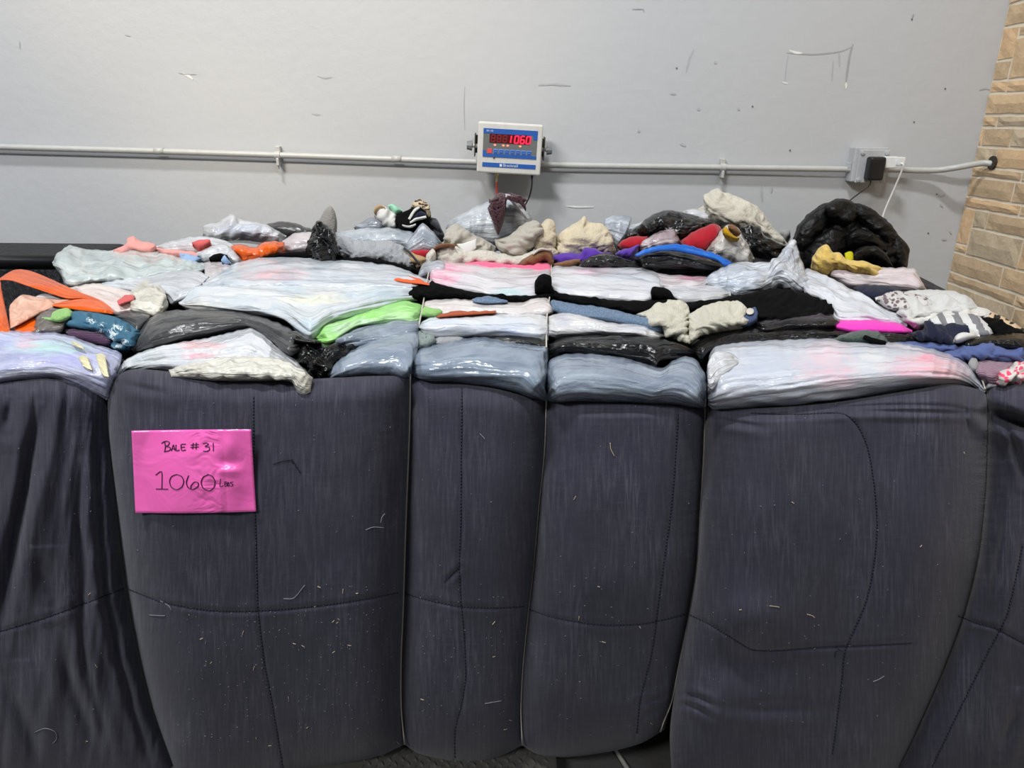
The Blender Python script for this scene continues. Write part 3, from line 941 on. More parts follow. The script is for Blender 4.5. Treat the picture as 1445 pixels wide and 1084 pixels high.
def navy():
    t = NT('navy_slub_cotton')
    uv = t.uv()
    c = t.mix(t.noise(uv, 1.6, 4, .6), srgb(50, 50, 63), srgb(60, 59, 74))
    zone = t.ramp(t.noise(t.map(uv, (1.2, .7, 1), (4, 4, 0)), 1.0, 3), [(.35, .25), (.65, 1.0)])
    sl = t.noise(t.map(uv, (26, 1.8, 1)), 1.0, 5, .68, .5)
    c = t.mix(t.math('MULTIPLY', t.ramp(sl, [(.45, 0.0), (.80, .75)]), zone), c, srgb(108, 107, 118))
    sl2 = t.noise(t.map(uv, (2.6, 40, 1), (2, 7, 0)), 1.0, 4, .65, .3)
    c = t.mix(t.math('MULTIPLY', t.ramp(sl2, [(.5, 0.0), (.8, .35)]), zone), c, srgb(98, 97, 108))
    pat = t.noise(t.map(uv, (1, .8, 1), (8, 2, 0)), .9, 3)
    c = t.mix(t.ramp(pat, [(.35, 0.0), (.7, .5)]), c, srgb(54, 52, 60))
    wv = t.noise(t.map(uv, (60, 12, 1)), 1, 2)
    wv2 = t.noise(t.map(uv, (12, 60, 1)), 1, 2)
    nb = t.bump(wv, .16, .004)
    nb = t.bump(wv2, .10, .004, nb)
    m = t.set(c, .8, nb)
    t.b.inputs['Sheen Weight'].default_value = .12
    t.b.inputs['Sheen Roughness'].default_value = .45
    t.b.inputs['Specular IOR Level'].default_value = .2
    return m
M_NAVY = navy()
me = mesh_from('comforter', cv, cf, True, cuv)
COMF = link('comforter', me, M_NAVY)
tag(COMF, 'navy blue quilted comforter wrapping the front of the tied bale', 'comforter')

kd = kdtree.KDTree(len(cpx))
for i, p in enumerate(cpx):
    kd.insert((p[0], p[1], 0), i)
kd.balance()
def front(px, py, lift=0.0):
    """point on the front of the comforter at a pixel"""
    r = kd.find_n((px, py, 0), 4)
    wsum = sum(1 / (d + .05) for _, _, d in r)
    Y = sum(cpx[i][2] / (d + .05) for _, i, d in r) / wsum
    return at(np.float64(px), np.float64(py), Y - lift)

M_THREAD = plain('dark_thread', srgb(22, 22, 40), .7)
for p, a, wd in SEAMS:
    L = spline(p, 400)
    ln = np.concatenate([[0], np.cumsum(np.hypot(*np.diff(L, axis=0).T))])
    V, Fc = [], []
    x = 0.0
    while x < ln[-1] - 5:
        q = [(np.interp(u, ln, L[:, 0]), np.interp(u, ln, L[:, 1])) for u in (x, x + 1.6, x + 3.2)]
        if all(-30 < u[0] < 1475 for u in q):
            pts = [front(u[0], u[1], .0008 + (.0009 if k == 1 else 0)) for k, u in enumerate(q)]
            v, f = tube_data(pts, .0015, 5)
            Fc += [tuple(i + len(V) for i in ff) for ff in f]
            V += v
        x += 4.6
    link('stitched_seam', mesh_from('stitched_seam', V, Fc, True), M_THREAD, COMF)
# loose threads and straw bits stuck to the cloth
M_LINT = plain('straw_bits', srgb(196, 178, 146), .8)
M_LINTW = plain('white_lint', srgb(140, 141, 148), .8)
rl = random.Random(11)
V, Fc, V2, F2 = [], [], [], []
clus = [(1, (250, 850, 190, 210), 150), (1, (420, 820, 150, 230), 130), (1, (590, 820, 140, 220), 70), (1, (750, 780, 200, 260), 60), (1, (1000, 820, 330, 200), 60), (1, (20, 620, 150, 440), 40), (1, (170, 560, 1200, 250), 90)]
for _, (x0, y0, ww, hh), cnt in clus:
    for _ in range(cnt):
        x, y = x0 + rl.random() * ww, y0 + rl.random() * hh
        big = rl.random() < .06
        ln_ = rl.uniform(2.5, 6) if big else rl.uniform(.8, 2.2)
        an = rl.uniform(0, 6.28)
        a_, b_ = front(x, y, .0012), front(x + ln_ * math.cos(an), y + ln_ * math.sin(an), .0016)
        v, f = tube_data([a_, (a_ + b_) / 2 + np.array([0, -.0006, 0]), b_], rl.uniform(.0006, .0011) if big else rl.uniform(.0003, .0006), 5)
        if big:
            Fc += [tuple(i + len(V) for i in ff) for ff in f]; V += v
        else:
            F2 += [tuple(i + len(V2) for i in ff) for ff in f]; V2 += v
o = link('straw_bits', mesh_from('straw_bits', V, Fc), M_LINT, COMF); o['kind'] = 'stuff'
o = link('lint', mesh_from('lint', V2, F2), M_LINTW, COMF); o['kind'] = 'stuff'
thr = [([(385, 655), (400, 650), (412, 649), (414, 652), (424, 668)], M_THREAD), ([(412, 648), (413, 654)], M_THREAD), ([(626, 822), (638, 810), (648, 800)], M_THREAD),
       ([(1178, 928), (1180, 919), (1190, 918)], M_THREAD), ([(1186, 918), (1178, 912), (1192, 911)], M_THREAD),
       ([(861, 625), (862, 634), (867, 644)], M_LINT), ([(516, 748), (527, 744), (542, 745)], M_LINTW), ([(537, 738), (539, 730), (543, 725)], M_LINTW),
       ([(226, 848), (238, 855), (242, 862)], M_LINTW), ([(48, 1034), (64, 1028), (78, 1033), (80, 1043), (74, 1050)], M_LINTW), ([(684, 993), (697, 991), (708, 989)], M_LINTW),
       ([(1086, 855), (1094, 856), (1100, 857)], M_LINT), ([(1139, 867), (1146, 869), (1150, 872)], M_LINT), ([(1232, 962), (1240, 959), (1248, 954)], M_LINTW), ([(400, 845), (415, 844), (430, 826)], M_LINTW),
       ([(677, 612), (682, 617), (684, 620)], M_LINTW), ([(210, 868), (225, 869), (233, 869)], M_LINTW)]
for p, m in thr:
    q = spline(p, 14)
    tube('loose_thread', [front(x, y, .0016) for x, y in q], .0008, m, COMF, 5)

# ---- core of the bale under the bags
def core_mesh():
    xs = np.linspace(-1.46, 1.62, 30)
    prof = [(1.98, .10), (1.92, .3), (1.82, .62), (1.70, .98), (1.64, 1.28)]
    for py in (548, 520, 490, 460, 430, 400, 380, 360, 346, 335):
        Yv = float(D(py)) + .08
        zz = float(at(722.5, py, float(D(py)))[2]) - .075
        prof.append((Yv, zz))
    prof += [(2.86, 1.36), (2.88, .9), (2.88, .10)]
    V = []
    for i, x in enumerate(xs):
        e = min(i, len(xs) - 1 - i) / 3.0
        sh = 0 if e >= 1 else (1 - e) ** 2
        for j, (y, zz) in enumerate(prof):
            V.append((x, y + .012 * perlin(x * 7, j * .9) + sh * .05 * (1 if y < 2 else -1), zz - sh * .09 * (zz > .5) + .010 * perlin(x * 9 + 4, j * 1.3)))
    n = len(prof)
    Fc = [(i * n + j, i * n + (j + 1) % n, (i + 1) * n + (j + 1) % n, (i + 1) * n + j) for i in range(len(xs) - 1) for j in range(n)]
    Fc += [tuple(range(n - 1, -1, -1)), tuple((len(xs) - 1) * n + j for j in range(n))]
    return mesh_from('clothing_bale', V, Fc, True)
t = NT('packed_clothes'); 
c_ = t.ramp(t.noise(t.map(t.obj(), (6, 26, 26)), 1.0, 3), [(.3, srgb(20, 20, 26)), (.45, srgb(44, 46, 56)), (.55, srgb(70, 68, 70)), (.7, srgb(28, 28, 34))])
BALE = link('clothing_bale', core_mesh(), t.set(c_, .85, t.bump(t.noise(t.map(t.obj(), (8, 60, 60)), 1.0, 3), .5, .02)))
tag(BALE, 'tightly packed mass of old clothes forming the body of the bale', 'bale')

# ---- bale ties
def wire_mat():
    t = NT('bale_wire')
    return t.set(srgb(206, 200, 188), .4, None, Metallic=.15)
M_WIRE = wire_mat()
TIES = [
    (W1, [(165, 530), (176, 510)], 'leftmost wire tie sunk between navy comforter folds', .000),
    (W2, [(578, 515), (581, 497), (588, 472), (594, 445), (600, 412), (607, 372)], 'wire tie running up beside the lime green bag', .020),
    (W3, [(771, 548), (771, 520), (771, 490), (771, 455), (774, 430), (778, 400), (778, 374)], 'middle wire tie between the two narrow navy bulges', .020),
    (W4[:-1] + [(938, 1015), (932, 1033)], [(996, 555), (993, 530)], 'wire tie ending in a loose tail at the bale foot', .016),
    (W5, [(1389, 545), (1386, 536)], 'rightmost wire tie pinched into the navy comforter', .000),
]
for fr, tp, lab, lift in TIES:
    a = spline(fr, 40)[::-1]
    pts = []
    for x, y in a:
        p = at(np.float64(x), np.float64(y), FRONT_Y - lift - .002 + .18 * max(0.0, min(1.0, (y - 555) / 510) - .22) ** 1.6)
        pts.append(p)
    b = spline([fr[0]] + tp, 40)[1:]
    for i, (x, y) in enumerate(b):
        pts.append(at(np.float64(x), np.float64(y), float(D(y)) - .016 - .01 * min(1, i / 8)))
    pts = np.array(pts)
    o = tube('bale_tie', pts, .0021, M_WIRE, None, 7)
    tag(o, lab, 'wire')

# ---- pink sign
def paper():
    t = NT('glossy_pink_paper')
    uv = t.uv()
    c = t.mix(t.noise(uv, 3, 3), srgb(255, 104, 190), srgb(255, 116, 198))
    h = t.noise(t.map(uv, (1, 1, 1)), 2.2, 3, .5, .8)
    nb = t.bump(h, .25, .02)
    wr = t.noise(t.map(uv, (1, 1.3, 1), (2, 3, 0)), 3.4, 2, .5, 1.0)
    sx = t.n('ShaderNodeSeparateXYZ'); t.l(uv, sx.inputs[0])
    band = t.ramp(sx.outputs[0], [(.5, 0.0), (.8, 1.0), (.92, .8), (1.0, 0.0)], 'EASE')
    nb = t.bump(t.math('MULTIPLY', wr, band), .32, .05, nb)
    m = t.set(c, .30, nb)
    t.b.inputs['Coat Weight'].default_value = .8
    t.b.inputs['Coat Roughness'].default_value = .22
    t.l(nb, t.b.inputs['Coat Normal'])
    return m
corn = [(185.5, 608), (354.5, 606), (361.5, 722), (191, 724)]      # TL TR BR BL
def sgn(u, v):
    a = np.array(corn[0]) * (1 - u) + np.array(corn[1]) * u
    b = np.array(corn[3]) * (1 - u) + np.array(corn[2]) * u
    p = a * (1 - v) + b * v
    p[1] += 1.8 * math.sin(math.pi * u) * (v - .3)
    return p
# the sheet is stiff: a gently curved plane fitted through the cloth at its corners
cy = []
for (x, y) in corn:
    r = front(x, y); cy.append(float(r[1]))
mid = min(float(front(x, y)[1]) for x in range(190, 360, 8) for y in range(610, 722, 8))
def sY(u, v):
    lin = (cy[0] * (1 - u) + cy[1] * u) * (1 - v) + (cy[3] * (1 - u) + cy[2] * u) * v
    curl = -.010 * math.exp(-((u - .80) / .12) ** 2) + .004 * math.sin(u * 5 + v * 3) + .006 * math.exp(-((u - .8) / .09) ** 2 - ((v - .40) / .06) ** 2) - .006 * math.exp(-((u - .78) / .08) ** 2 - ((v - .5) / .05) ** 2) - .004 * math.exp(-((u - .80) / .06) ** 2 - ((v - .2) / .1) ** 2)
    base = 0.5 * lin + .5 * mid
    q = float(front(*sgn(u, v))[1])
    return min(base, q) - .007 + curl
def sP(u, v, lift=0.0):
    p = sgn(u, v)
    return at(p[0], p[1], sY(u, v) - lift)
nu, nv = 48, 34
V = [sP(i / nu, j / nv) for i in range(nu + 1) for j in range(nv + 1)]
V2 = [sP(i / nu, j / nv, -.0012) for i in range(nu + 1) for j in range(nv + 1)]
idx = lambda i, j: i * (nv + 1) + j
N = (nu + 1) * (nv + 1)
Fc = [(idx(i, j), idx(i, j + 1), idx(i + 1, j + 1), idx(i + 1, j)) for i in range(nu) for j in range(nv)]
Fc += [tuple(N + k for k in f[::-1]) for f in Fc]
rim = [idx(i, 0) for i in range(nu)] + [idx(nu, j) for j in range(nv)] + [idx(i, nv) for i in range(nu, 0, -1)] + [idx(0, j) for j in range(nv, 0, -1)]
Fc += [(a, b, N + b, N + a) for a, b in zip(rim, rim[1:] + rim[:1])]
uvs = [(i / nu * 1.3, j / nv) for i in range(nu + 1) for j in range(nv + 1)] * 2
SIGN = link('paper_sign', mesh_from('paper_sign', V + V2, Fc, True, uvs), paper())
tag(SIGN, 'bright pink paper sign handwritten BALE #31 1060 LBS on the comforter', 'sign')
# handwriting: strokes in zoom coordinates of the sheet, (x - 155)/(1190-155..)
def hz(x, y):
    # corners of the sheet in the zoomed view: TL(150,170) TR(1168,155) BR(1215,850) BL(195,865)
    v = (y - 165) / 695.0
    l = 150 + 45 * v; r_ = 1168 + 47 * v
    return (x - l) / (r_ - l), v
M_INK = plain('marker_ink', srgb(74, 26, 66), .55)
STROKES = [
    [(432, 262), (440, 300), (436, 345)], [(408, 275), (430, 260), (458, 258), (474, 270), (466, 290), (438, 303), (470, 305), (484, 320), (474, 336), (430, 345)],
    [(492, 338), (500, 310), (508, 288), (516, 312), (522, 338)], [(496, 322), (520, 320)],
    [(530, 288), (532, 336), (560, 334)],
    [(612, 284), (574, 288), (580, 336), (614, 332)], [(576, 310), (606, 308)],
    [(676, 276), (672, 326)], [(702, 274), (700, 326)], [(656, 292), (722, 288)], [(654, 312), (722, 308)],
    [(758, 282), (790, 276), (806, 288), (776, 306), (810, 310), (816, 330), (796, 346), (762, 344)],
    [(846, 276), (849, 346)],
    [(362, 540), (412, 512), (416, 656)], [(366, 656), (468, 658)],
    [(540, 535), (498, 552), (480, 590), (494, 640), (540, 664), (584, 640), (600, 596), (580, 552), (536, 534)],
    [(640, 545), (622, 600), (636, 644), (676, 662), (718, 640), (722, 608), (690, 600), (662, 630), (660, 652)],
    [(808, 540), (764, 560), (746, 606), (766, 654), (816, 676), (856, 646), (864, 598), (842, 556), (800, 536)],
    [(912, 576), (906, 640), (936, 634)],
    [(946, 602), (948, 640), (966, 634), (962, 620), (946, 620), (962, 614), (960, 602), (946, 602)], [(972, 606), (974, 640), (986, 634), (984, 622), (974, 620), (984, 612), (972, 606)],
    [(1016, 604), (996, 606), (998, 618), (1014, 624), (1012, 638), (994, 640)],
]
V, Fc = [], []
for k, st in enumerate(STROKES):
    q = spline(st, max(8, len(st) * 6))
    uvp = [hz(x, y) for x, y in q]
    pts = [sP(u, v, .0006) for u, v in uvp]
    v, f = tube_data(pts, .00115 if k < 18 else .0008, 5)
    Fc += [tuple(i + len(V) for i in ff) for ff in f]; V += v
link('handwriting', mesh_from('handwriting', V, Fc, True), M_INK, SIGN)


# ================================================================== BAGS AND GARMENTS ON THE BALE
ZO = {0: (0, 0, 1.0), 1: (0, 260, 3.6125), 2: (260, 260, 3.6125), 3: (560, 240, 3.6125), 4: (800, 240, 3.6125), 5: (1045, 260, 3.6125)}
def Z(k, pts):
    ox, oy, sc = ZO[k]
    return [(ox + x / sc, oy + y / sc) for x, y in pts]
SEED = [0]
ITEMS = []
def item(name, cat, label, mat, k, top, bot, Y=None, lean=.35, B=.045, back=.05, fold='stretch', amp=.010, jit=1.0, ext=5.0, dy=0.0, tuck=.05, parent=None, smooth=True, sq=2.2, step=1.7, group=None, fs=1.0, tl=.55):
    SEED[0] += 1
    if Y is not None and Y > 2.3 and parent is None:
        ext = max(ext, 9.0)
    sd = SEED[0] * 3.717
    T0, B0 = Z(k, top), Z(k, bot)
    L = max(np.sum(np.hypot(*np.diff(np.array(T0), axis=0).T)), np.sum(np.hypot(*np.diff(np.array(B0), axis=0).T)))
    H = max(6.0, np.max([abs(np.array(T0)[:, 1].min() - np.array(B0)[:, 1].max())]))
    nx = int(np.clip(L / step, 14, 260)); ny = int(np.clip(H / (step * .9), 12, 90))
    s = np.linspace(0, 1, nx); s = .6 * s + .4 * (1 - np.cos(np.pi * s)) / 2
    t = np.linspace(0, 1, ny); t = .35 * t + .65 * (1 - np.cos(np.pi * t)) / 2
    tp = spline(T0, s, smooth); bt = spline(B0, s, smooth)
    bt = bt + np.array([0, 1.0]) * (ext * np.clip(np.minimum(s, 1 - s) * L / 12, 0, 1))[:, None]
    tp = tp + np.stack([perlin(s * L / 11 + sd, s * 0 + sd), perlin(s * L / 9 - sd, s * 0 + 3 + sd)], -1) * jit * 2.0 * (np.clip(np.minimum(s, 1 - s) * L / 10, 0, 1))[:, None]
    S, Tt = np.meshgrid(s, t, indexing='ij')
    P = bt[:, None] * (1 - Tt[..., None]) + tp[:, None] * Tt[..., None]
    px, py = P[..., 0], P[..., 1]
    hcol = np.linalg.norm(tp - bt, axis=1)[:, None] + 1e-6
    e = np.minimum(S, 1 - S) * L
    q = np.clip(e / min(L * .5, max(16.0, H * .6)), 0, 1)
    es = np.sqrt(np.clip(1 - (1 - q) ** sq, 0, 1))
    vt = 1 - np.abs(2 * Tt - 1)
    et = np.sqrt(np.clip(1 - (1 - vt) ** sq, 0, 1))
    prof = es * et
    if Y is None:
        base = D(py) + dy
        mpp = base / F
    else:
        yb = np.array(B0)[:, 1].max()
        base = Y + lean * (yb - py) * Y / F + dy
    base = base + tuck * np.exp(-Tt * hcol / 7.0) * es
    Bc = B * np.clip(hcol / (H * .55), .25, 1.0)
    # folds
    tri = lambda x: 2 * np.abs(x - np.floor(x + .5))
    rg = np.random.RandomState(SEED[0])
    if fold == 'stretch':
        fq = np.clip(H / 8.0, 3, 11)
        msk = np.clip(.75 + 1.3 * perlin(px / 75 + sd, py / 34), .15, 1.5)
        Tt_, shr = Tt, (rg.rand() - .5) * 1.2
        T2 = Tt + shr * (S - .5)
        f = .55 * ridged(S * L / 170 + sd, T2 * fq * .55 + sd * .3, 2) + .55 * perlin(S * L / 70 + sd, T2 * fq * 1.1) + .14 * perlin(S * L / 30 + sd, T2 * fq * 2.2) + .5 * perlin(S * L / 40 + sd, Tt * 2)
        f = f * msk * (.6 + .9 * np.exp(-e / 34)) - .3
        for k_ in range(int(H / 3.5) + 5):      # tension lines of the stretched film
            t0, c0, ln_, sl_ = rg.rand() * 1.1 - .05, rg.rand(), .10 + .28 * rg.rand(), (rg.rand() - .5) * .5
            cen = t0 + sl_ * (S - c0) + .05 * perlin(S * 5 + k_ * 3.1, S * 0 + sd)
            dpx = (Tt - cen) * hcol
            win = np.clip(1 - ((S - c0) / ln_) ** 2, 0, 1) ** 2
            wl = 1.6 + 2.2 * rg.rand()
            f = f + tl * (.5 + .6 * rg.rand()) * win * (np.exp(-(dpx / wl) ** 2) - .6 * np.exp(-((dpx - 2.2 * wl) / wl) ** 2))
    elif fold == 'crumple':
        f = 0
        wx = 5 * perlin(px / 24 + sd, py / 20); wy = 5 * perlin(px / 22, py / 18 + sd)
        for lam, wt in ((l_ * fs, w_) for l_, w_ in ((38, 1.0), (27, .8), (19, .6), (13, .42), (9, .26), (6.5, .16))):
            th = rg.rand() * np.pi
            f = f + wt * (tri(((px + wx) * np.cos(th) + (py + wy) * 1.5 * np.sin(th)) / lam + rg.rand() + .3 * perlin(px / lam / 1.5 + sd, py / lam / 1.5)) - .5)
        f = f * .8
    elif fold == 'cloth':
        wx = px + 15 * perlin(px / 40 + sd, py / 30); wy = py + 11 * perlin(px / 38, py / 26 + sd)
        th = (rg.rand() - .5) * 1.4
        u = wx * np.cos(th) + wy * np.sin(th); v = -wx * np.sin(th) + wy * np.cos(th)
        f = 2.2 * np.abs(perlin(u / 40 + sd, v / 13)) + 1.1 * np.abs(perlin(u / 20 - sd, v / 7.5)) + .9 * np.abs(perlin(px / 22 + sd, py / 18)) - .75
    elif fold == 'drape':      # folds running up and down
        wx = px + 10 * perlin(px / 40 + sd, py / 40)
        f = ridged(wx / 17 + sd, py / 70, 2) + .4 * ridged(px / 8, py / 20, 2) - .5
    elif fold == 'fuzz':
        f = .75 * fbm(px / 4.5 + sd, py / 3.6, 2) + .8 * fbm(px / 22 + sd, py / 14, 2)
    elif fold == 'knob':
        f = .9 * fbm(px / 11 + sd, py / 9, 3)
    elif fold == 'puffer':
        cx, cyy = px.mean() + 6, py.max() - 26
        an = np.arctan2((py - cyy) * 1.2, px - cx); rad = np.hypot(px - cx, (py - cyy) * 1.15)
        wv = .5 * perlin(px / 26 + sd, py / 26)
        f = 1.5 * np.sqrt(np.abs(np.sin(rad / 25 + wv))) + .9 * np.abs(perlin(an * 3.0 + sd, rad / 60)) * 2 + .7 * np.abs(perlin(px / 13 + sd, py / 13)) - 1.7
    else:
        f = .6 * fbm(px / 60 + sd, py / 26, 3) + .25 * fbm(px / 14 + sd, py / 10, 2)
    amp = amp * min(1.0, max(.35, H / 30.0))
    if fold == 'cloth': amp = min(amp, .0135)
    Yf = base - Bc * prof
    Yb = base + back * prof + .01
    G = at(px, py, Yf)
    gu = np.gradient(G, axis=0); gv = np.gradient(G, axis=1)
    nn = np.cross(gu, gv); nn /= np.linalg.norm(nn, axis=-1)[..., None] + 1e-12
    flip = np.sum(nn * (G - np.array([0, 0, CZ])), -1) > 0
    nn[flip] *= -1
    edge = np.clip(np.minimum(e, np.minimum(Tt, 1 - Tt) * hcol * 1.3) / 8.0, 0, 1)
    edge = edge * edge * (3 - 2 * edge)
    if fold == 'cloth': edge = edge * 1.5
    G = G + nn * (amp * .8 * f * edge)[..., None]
    Vf = G.reshape(-1, 3)
    Vb = at(px.ravel(), py.ravel(), Yb.ravel())
    Vb[:, 2] -= .35 * back * prof.ravel()
    n = nx * ny
    idx = np.arange(n).reshape(nx, ny)
    bidx = idx + n
    for sl in (np.s_[0, :], np.s_[-1, :], np.s_[:, 0], np.s_[:, -1]):
        bidx[sl] = idx[sl]
    f1 = np.stack([idx[:-1, :-1], idx[1:, :-1], idx[1:, 1:], idx[:-1, 1:]], -1).reshape(-1, 4)
    f2 = np.stack([bidx[:-1, :-1], bidx[:-1, 1:], bidx[1:, 1:], bidx[1:, :-1]], -1).reshape(-1, 4)
    V = np.vstack([Vf, Vb])
    uv = np.vstack([P.reshape(-1, 2)] * 2) / 100
    fa = np.vstack([f1, f2])
    used = np.unique(fa); rm = np.full(2 * n, -1); rm[used] = np.arange(len(used))
    flow = np.vstack([np.stack([S * L, Tt * H], -1).reshape(-1, 2)] * 2) / 100
    me = mesh_from(name, V[used], rm[fa], True, uv[used], flow[used])
    o = link(name, me, mat, parent)
    if parent is None:
        tag(o, label, cat, group)
    ITEMS.append(o)
    return o

def part(name, mat, k, top, bot, parent, **kw):
    return item(name, None, None, mat, k, top, bot, parent=parent, **kw)

# ---- shared materials
F_WHITE = film('film_white', WHITE)
F_WHITE2 = film('film_white_cool', srgb(203, 207, 212), streak=(5, 60))
F_CREAM = film('film_cream', CREAMW)
F_GREYB = film('film_greyblue', GREYB, rough=.2, dark=srgb(112, 124, 140), wrinkle=.8)
F_GREYC = film('film_greyblue_dirty', srgb(146, 156, 168), rough=.2, dark=srgb(112, 122, 136), wrinkle=1.1)
F_DKGREY = film('film_dark_grey', srgb(78, 78, 78), rough=.26, dark=srgb(58, 58, 60), wrinkle=.9)
F_BLACK = film('film_black', srgb(16, 16, 17), rough=.2, dark=srgb(9, 9, 10), wrinkle=1.3, streak=(9, 40))
F_BLACKS = film('film_black_shiny', srgb(12, 12, 13), rough=.13, dark=srgb(7, 7, 8), wrinkle=1.9, streak=(16, 26))
F_CLEAR = film('film_clear', srgb(200, 206, 214), rough=.16, dark=srgb(150, 158, 168), wrinkle=1.4, alpha=.82)
F_WHT_PINK = film('film_white_pink', srgb(210, 201, 203), vary=[(srgb(226, 176, 186), .58)])
F_WHT_GRN = film('film_white_green', srgb(206, 211, 207), dark=srgb(172, 184, 184), wrinkle=.8, rough=.2)
C_BLACK = cloth('cotton_black', srgb(12, 12, 13), .95, 'weave', .2, .0)
C_BLACK.node_tree.nodes['Principled BSDF'].inputs['Specular IOR Level'].default_value = .08
C_BLACKK = cloth('knit_black', srgb(13, 13, 14), .95, 'fuzz', .2, .0)
C_BLACKK.node_tree.nodes['Principled BSDF'].inputs['Specular IOR Level'].default_value = .08
C_CREAM = cloth('fleece_cream', srgb(222, 208, 178), .95, 'fuzz', .08, .3)
C_CREAM2 = cloth('knit_cream', srgb(216, 212, 193), .95, 'fuzz', .06, .3)
C_CREAM3 = cloth('terry_cream', srgb(220, 214, 197), .95, 'fuzz', .06, .3, 1.3)
C_BEIGE = cloth('jersey_beige', srgb(178, 172, 160), .95, 'weave', .1, .2)
C_WHITE = cloth('cotton_white', srgb(212, 210, 205), .9, 'weave', .06, .1)
C_WHITEF = cloth('sherpa_white', srgb(220, 214, 200), .95, 'fuzz', .08, .3)
C_NAVY = cloth('cotton_navy', srgb(26, 30, 52), .9, 'weave', .2, .1)
C_DENIM = cloth('denim_light', srgb(122, 150, 184), .9, 'fuzz', .2, .1, 5.0, srgb(146, 170, 198), .5)
C_DENIMD = cloth('denim_dark', srgb(68, 88, 134), .9, 'fuzz', .2, .1, 1.4)
C_BLUE = cloth('cotton_slate_blue', srgb(84, 98, 146), .9, 'weave', .12, .1, 1.0, srgb(58, 68, 112), .64)
C_RED = cloth('cotton_red', srgb(164, 20, 36), .85, 'weave', .12, .2)
C_PURPLE = cloth('cotton_purple', srgb(84, 48, 152), .88, 'weave', .15, .2)
C_PLUM = cloth('cotton_plum', srgb(76, 42, 76), .9, 'knit', .15, .2)
C_PINK = cloth('cotton_pink', srgb(240, 104, 142), .88, 'weave', .1, .2)
C_SALMON = cloth('cotton_salmon', srgb(226, 156, 148), .88, 'weave', .1, .2)
C_SALMOND = cloth('cotton_coral', srgb(206, 92, 92), .88, 'weave', .1, .2)
C_BROWN = cloth('suede_brown', srgb(134, 92, 58), .92, 'fuzz', .14, .2)
C_YELLOW = cloth('fleece_yellow', srgb(240, 204, 106), .95, 'fuzz', .08, .3)
C_TAG = cloth('nylon_lime', srgb(188, 184, 24), .6, 'weave', .1, 0)
C_LIME = cloth('knit_lime', srgb(160, 212, 124), .95, 'fuzz', .12, .2)
C_GREENF = cloth('fleece_dark_green', srgb(24, 60, 44), .95, 'fuzz', .25, .3, 1.4)
C_MAROON = cloth('yarn_maroon', srgb(72, 22, 36), .95, 'fuzz', .3, .3, 1.6)
C_SHERPA = cloth('sherpa_grey', srgb(178, 180, 184), .95, 'fuzz', .22, .3, 1.4)
C_MAUVE = cloth('knit_mauve', srgb(158, 126, 144), .95, 'knit', .15, .2, 1.2)
C_RUST = cloth('cotton_rust', srgb(168, 82, 50), .9, 'weave', .12, .1)
C_MAGENTA = cloth('nylon_magenta', srgb(238, 62, 186), .55, 'soft', .1, .1)
C_GREY = cloth('cotton_grey', srgb(150, 150, 150), .92, 'weave', .15, .2)
C_CHAR = cloth('cotton_charcoal', srgb(60, 60, 66), .92, 'weave', .2, .2)
C_TANZ = cloth('canvas_tan', srgb(176, 148, 110), .9, 'weave', .15, .1)
C_LBLUE = cloth('cotton_pale_blue', srgb(150, 178, 214), .9, 'weave', .1, .1)
C_MINT = cloth('cotton_mint', srgb(150, 206, 176), .9, 'weave', .1, .1)
C_MUSTARD = cloth('knit_mustard', srgb(206, 160, 24), .92, 'knit', .15, .1, 1.6)
C_GRNWHITE = cloth('knit_grey_green', srgb(150, 164, 160), .95, 'fuzz', .3, .2, 1.2, srgb(80, 108, 98), .56)
F_ORANGE = film('film_orange', srgb(230, 100, 22), rough=.2, dark=srgb(214, 84, 14), wrinkle=.8)
F_PEACH = film('film_peach', srgb(226, 182, 160), rough=.28, dark=srgb(206, 150, 124), wrinkle=.7)
F_BLUESTRAP = film('film_blue', srgb(20, 110, 206), rough=.25, dark=srgb(12, 84, 176), wrinkle=.5)
F_LIMEF = film('film_lime', srgb(176, 226, 150), dark=srgb(140, 208, 112), rough=.26)

def teal_mat():
    t = NT('teal_snowflake_cotton'); uv = t.uv()
    v = t.n('ShaderNodeTexVoronoi', feature='F1'); v.inputs['Scale'].default_value = 4.6
    t.l(t.map(uv, (1, 1.5, 1)), v.inputs['Vector'])
    n = t.noise(uv, 16, 2, .5, 1.2)
    d = t.math('ADD', v.outputs['Distance'], t.math('MULTIPLY', t.math('ABSOLUTE', t.math('SUBTRACT', n, .5)), 2.6))
    c = t.mix(t.ramp(d, [(.36, 1.0), (.43, 0.0)]), t.mix(t.noise(uv, 6, 3), srgb(48, 92, 116), srgb(66, 112, 136)), srgb(195, 209, 214))
    return t.set(c, .9, t.bump(t.noise(uv, 60, 2), .2, .004))
C_TEAL = teal_mat()
def leopard(name, base, spot, sc):
    t = NT(name); uv = t.uv()
    v = t.n('ShaderNodeTexVoronoi', feature='F1'); v.inputs['Scale'].default_value = sc
    t.l(t.mix(.12, t.map(uv, (1, 1.6, 1)), t.noise(uv, 9, 2), 'ADD'), v.inputs['Vector'])
    c = t.mix(t.ramp(v.outputs['Distance'], [(.40, 1.0), (.5, 0.0)]), base, spot)
    return t.set(c, .9, t.bump(t.noise(uv, 50, 3), .3, .006))
C_LEO = leopard('leopard_print', srgb(206, 178, 146), srgb(26, 22, 22), 9)
C_LEO2 = leopard('leopard_print_small', srgb(198, 178, 150), srgb(60, 46, 36), 18)
C_FLORAL = leopard('pink_flower_print', srgb(214, 207, 201), srgb(240, 82, 120), 12)
C_SPOT = leopard('grey_flower_print', srgb(201, 197, 195), srgb(112, 98, 102), 15)
